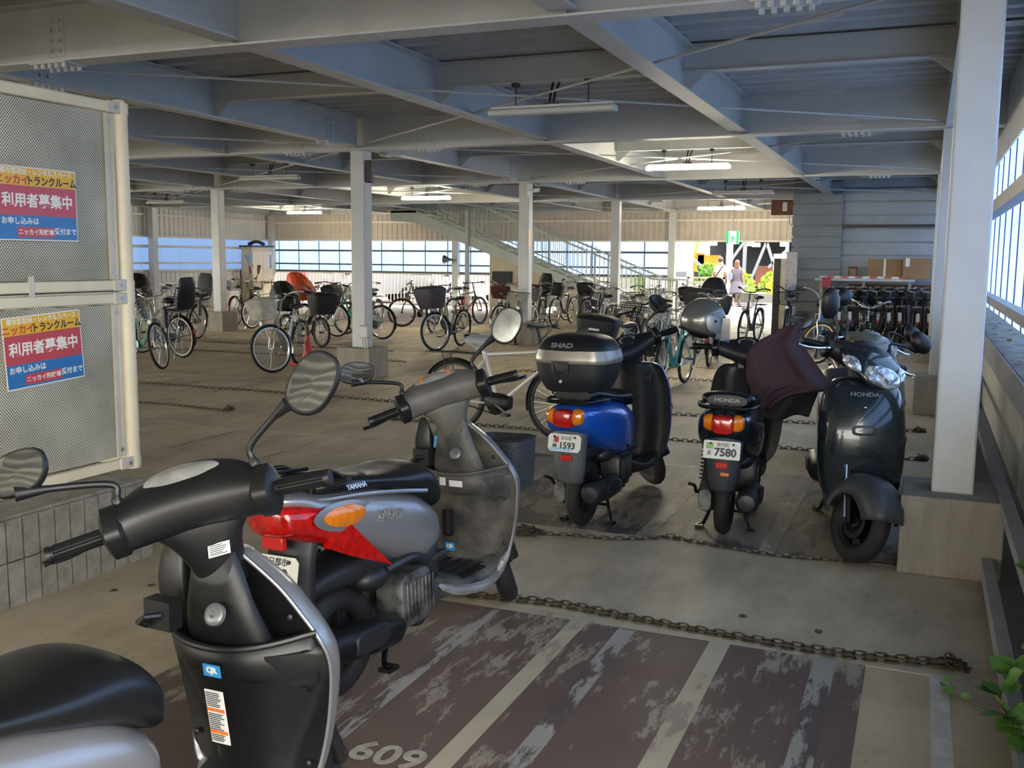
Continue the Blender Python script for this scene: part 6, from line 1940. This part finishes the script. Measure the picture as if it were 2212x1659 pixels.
# far buildings
t = thing('building', 'added grey building shading the left wall from outside', 'building', (-26.5, 10, -.05)); b = MB(); b.box(-3, 2, 8, 24, 0, 6.5); b.build('wall', mat('added_shade_wall', '77787A', .8, var=.06, scale=1), t, smooth=False)  # made-up block with windows, added to keep daylight off the left blue sheets
for k in range(5):
    b = MB(); b.box(1.97, 2.03, 9 + 3 * k, 10.6 + 3 * k, 3.2, 4.6); b.build('window', GLASSD, t, smooth=False)
for k, (x0, x1, y, h, c, lb) in enumerate(((-60, -30, 46, 5.5, '6A6762', 'low grey building beyond the railing on the left'), (-32, -15, 55, 4.0, '77746E', 'low pale building behind the white vehicles'))):
    t = thing('building', lb, 'building', (0, y, -.05)); b = MB(); b.box(x0, x1, 0, 8, 0, h); b.build('wall', mat('far_wall_%d' % k, c, .8), t, smooth=False)
    for i in range(6):
        xx = x0 + (x1 - x0) * (i + .5) / 6
        b = MB(); b.box(xx - .8, xx + .8, -.02, .02, .9, 2.3); b.build('window', GLASSD, t, smooth=False)
t = thing('parasol', 'folded pinkish red parasol beyond the railing', 'parasol', (-20.6, 30.2, -.05)); b = MB(); b.lathe([(.05, 1.9), (.12, 1.5), (.24, .5), (.20, .3)], 12); b.build('canopy', mat('parasol_pink', 'C24A58', .7), t); b = MB(); b.cyl((0, 0, 0), (0, 0, 2.0), .03, 8); b.build('pole', SHP, t)

# ------------------------------------------------------------------ two walkers on the road
SKIN = mat('skin', '8F6A56', .6)
def walker(label, x, y, rz, hgt, hairc, topc, botc, longhair, dress, strap):
    t = thing('person', label, 'person', (x, y, -.05), (0, 0, rz))
    s = hgt / 1.72
    J = dict(p=(0, 0, .93), c=(0, .0, 1.20), n=(0, .0, 1.44), h=(0, -.01, 1.53), t=(0, -.01, 1.70), ls=(-.18, 0, 1.38), le=(-.23, .03, 1.12), lw=(-.21, -.06, .90), lf=(-.20, -.09, .80), rs=(.18, 0, 1.38), re=(.24, .03, 1.12), rw=(.24, -.05, .90), rf=(.23, -.08, .80),
             lh=(-.09, 0, .90), lk=(-.10, -.10, .50), la=(-.10, -.04, .09), lt=(-.10, -.20, .03), rh=(.09, 0, .90), rk=(.10, -.02, .50), ra=(.10, .16, .10), rt=(.10, .02, .03))
    R_ = dict(p=.13, c=.125, n=.06, h=.085, t=.06, ls=.06, le=.042, lw=.03, lf=.03, rs=.06, re=.042, rw=.03, rf=.03, lh=.095, lk=.06, la=.042, lt=.035, rh=.095, rk=.06, ra=.042, rt=.035)
    names = list(J)
    E_ = [('p', 'c'), ('c', 'n'), ('n', 'h'), ('h', 't'), ('n', 'ls'), ('ls', 'le'), ('le', 'lw'), ('lw', 'lf'), ('n', 'rs'), ('rs', 're'), ('re', 'rw'), ('rw', 'rf'), ('p', 'lh'), ('lh', 'lk'), ('lk', 'la'), ('la', 'lt'), ('p', 'rh'), ('rh', 'rk'), ('rk', 'ra'), ('ra', 'rt')]
    me = bpy.data.meshes.new('body'); me.from_pydata([tuple(V(J[n]) * s) for n in names], [(names.index(a), names.index(c)) for a, c in E_], [])
    o = bpy.data.objects.new('body', me); COL.objects.link(o); o.parent = t
    o.modifiers.new('k', 'SKIN')
    for i, n in enumerate(names):
        me.skin_vertices[0].data[i].radius = (R_[n] * s,) * 2
    me.skin_vertices[0].data[0].use_root = True
    su = o.modifiers.new('u', 'SUBSURF'); su.levels = su.render_levels = 2
    me.materials.append(SKIN)
    tm, bmn = mat('cloth_' + topc, topc, .8), mat('cloth_' + botc, botc, .8)
    b = MB(); b.loft([sring(V(0, 0, z) * s, (1, 0, 0), (0, 1, 0), w * s, d * s, 2.5, 20) for z, w, d in ((.86, .19, .14), (1.0, .18, .135), (1.2, .185, .14), (1.36, .20, .12), (1.43, .12, .08), (1.46, .07, .06))]); top = b.build('shirt', tm, t)
    for sx in (-1, 1):
        b = MB(); b.tube([V(sx * .15, 0, 1.37) * s, V(sx * .215, .02, 1.18) * s], [.075 * s, .06 * s], 12); b.build('sleeve', tm, top)
    if dress:
        b = MB(); b.loft([sring(V(0, 0, z) * s, (1, 0, 0), (0, 1, 0), w * s, d * s, 2.3, 22) for z, w, d in ((.98, .17, .13), (.8, .22, .18), (.45, .28, .23))]); b.build('skirt', bmn, t)
    else:
        for hh, kk, aa in (('lh', 'lk', 'la'), ('rh', 'rk', 'ra')):
            b = MB(); b.tube([V(J[hh]) * s + V(0, 0, .04), V(J[kk]) * s, V(J[aa]) * s], [.115 * s, .085 * s, .07 * s], 12); b.build('trouser_leg', bmn, t)
    b = MB(); b.ell(V(0, .005, 1.635) * s, (.088 * s, .10 * s, .105 * s), 16, 10)
    if longhair: b.loft([sring(V(0, .05, z) * s, (1, 0, 0), (0, 1, 0), w * s, d * s, 2.3, 16) for z, w, d in ((1.64, .08, .06), (1.5, .10, .06), (1.32, .085, .04), (1.24, .04, .02))])
    b.build('hair', mat('hair_' + hairc, hairc, .6), t)
    for sx in (-1, 1):
        b = MB(); b.ell(V(sx * .035, -.098, 1.61) * s, (.014, .008, .009), 8, 5); b.build('eye', WHITEL, t)
    b = MB(); b.ell(V(0, -.108, 1.58) * s, (.014, .02, .022), 8, 5); b.build('nose', SKIN, t)
    if strap:
        b = MB(); b.tube([V(-.14, .10, 1.43) * s, V(0, .15, 1.2) * s, V(.16, .12, .98) * s], .018, 6); b.build('bag_strap', BLKP, t)
    else:
        b = MB(); b.loft([sring(V(.20, .16 + yy, 1.12) * s, (1, 0, 0), (0, 0, 1), .09, .13, 3, 14) for yy in (-.05, .05)]); b.build('shoulder_bag', mat('bag_grey', '6A7080', .7), t)
walker('person in a pale shirt with a black shoulder strap, walking away outside', -6.72, 35.5, radians(165), 1.72, '2A2624', '9A7F78', '3E3A44', False, False, True)
walker('person with long brown hair and a grey dress, walking outside', -6.12, 35.4, radians(170), 1.62, '5E382C', '4A4652', '56525E', True, True, False)
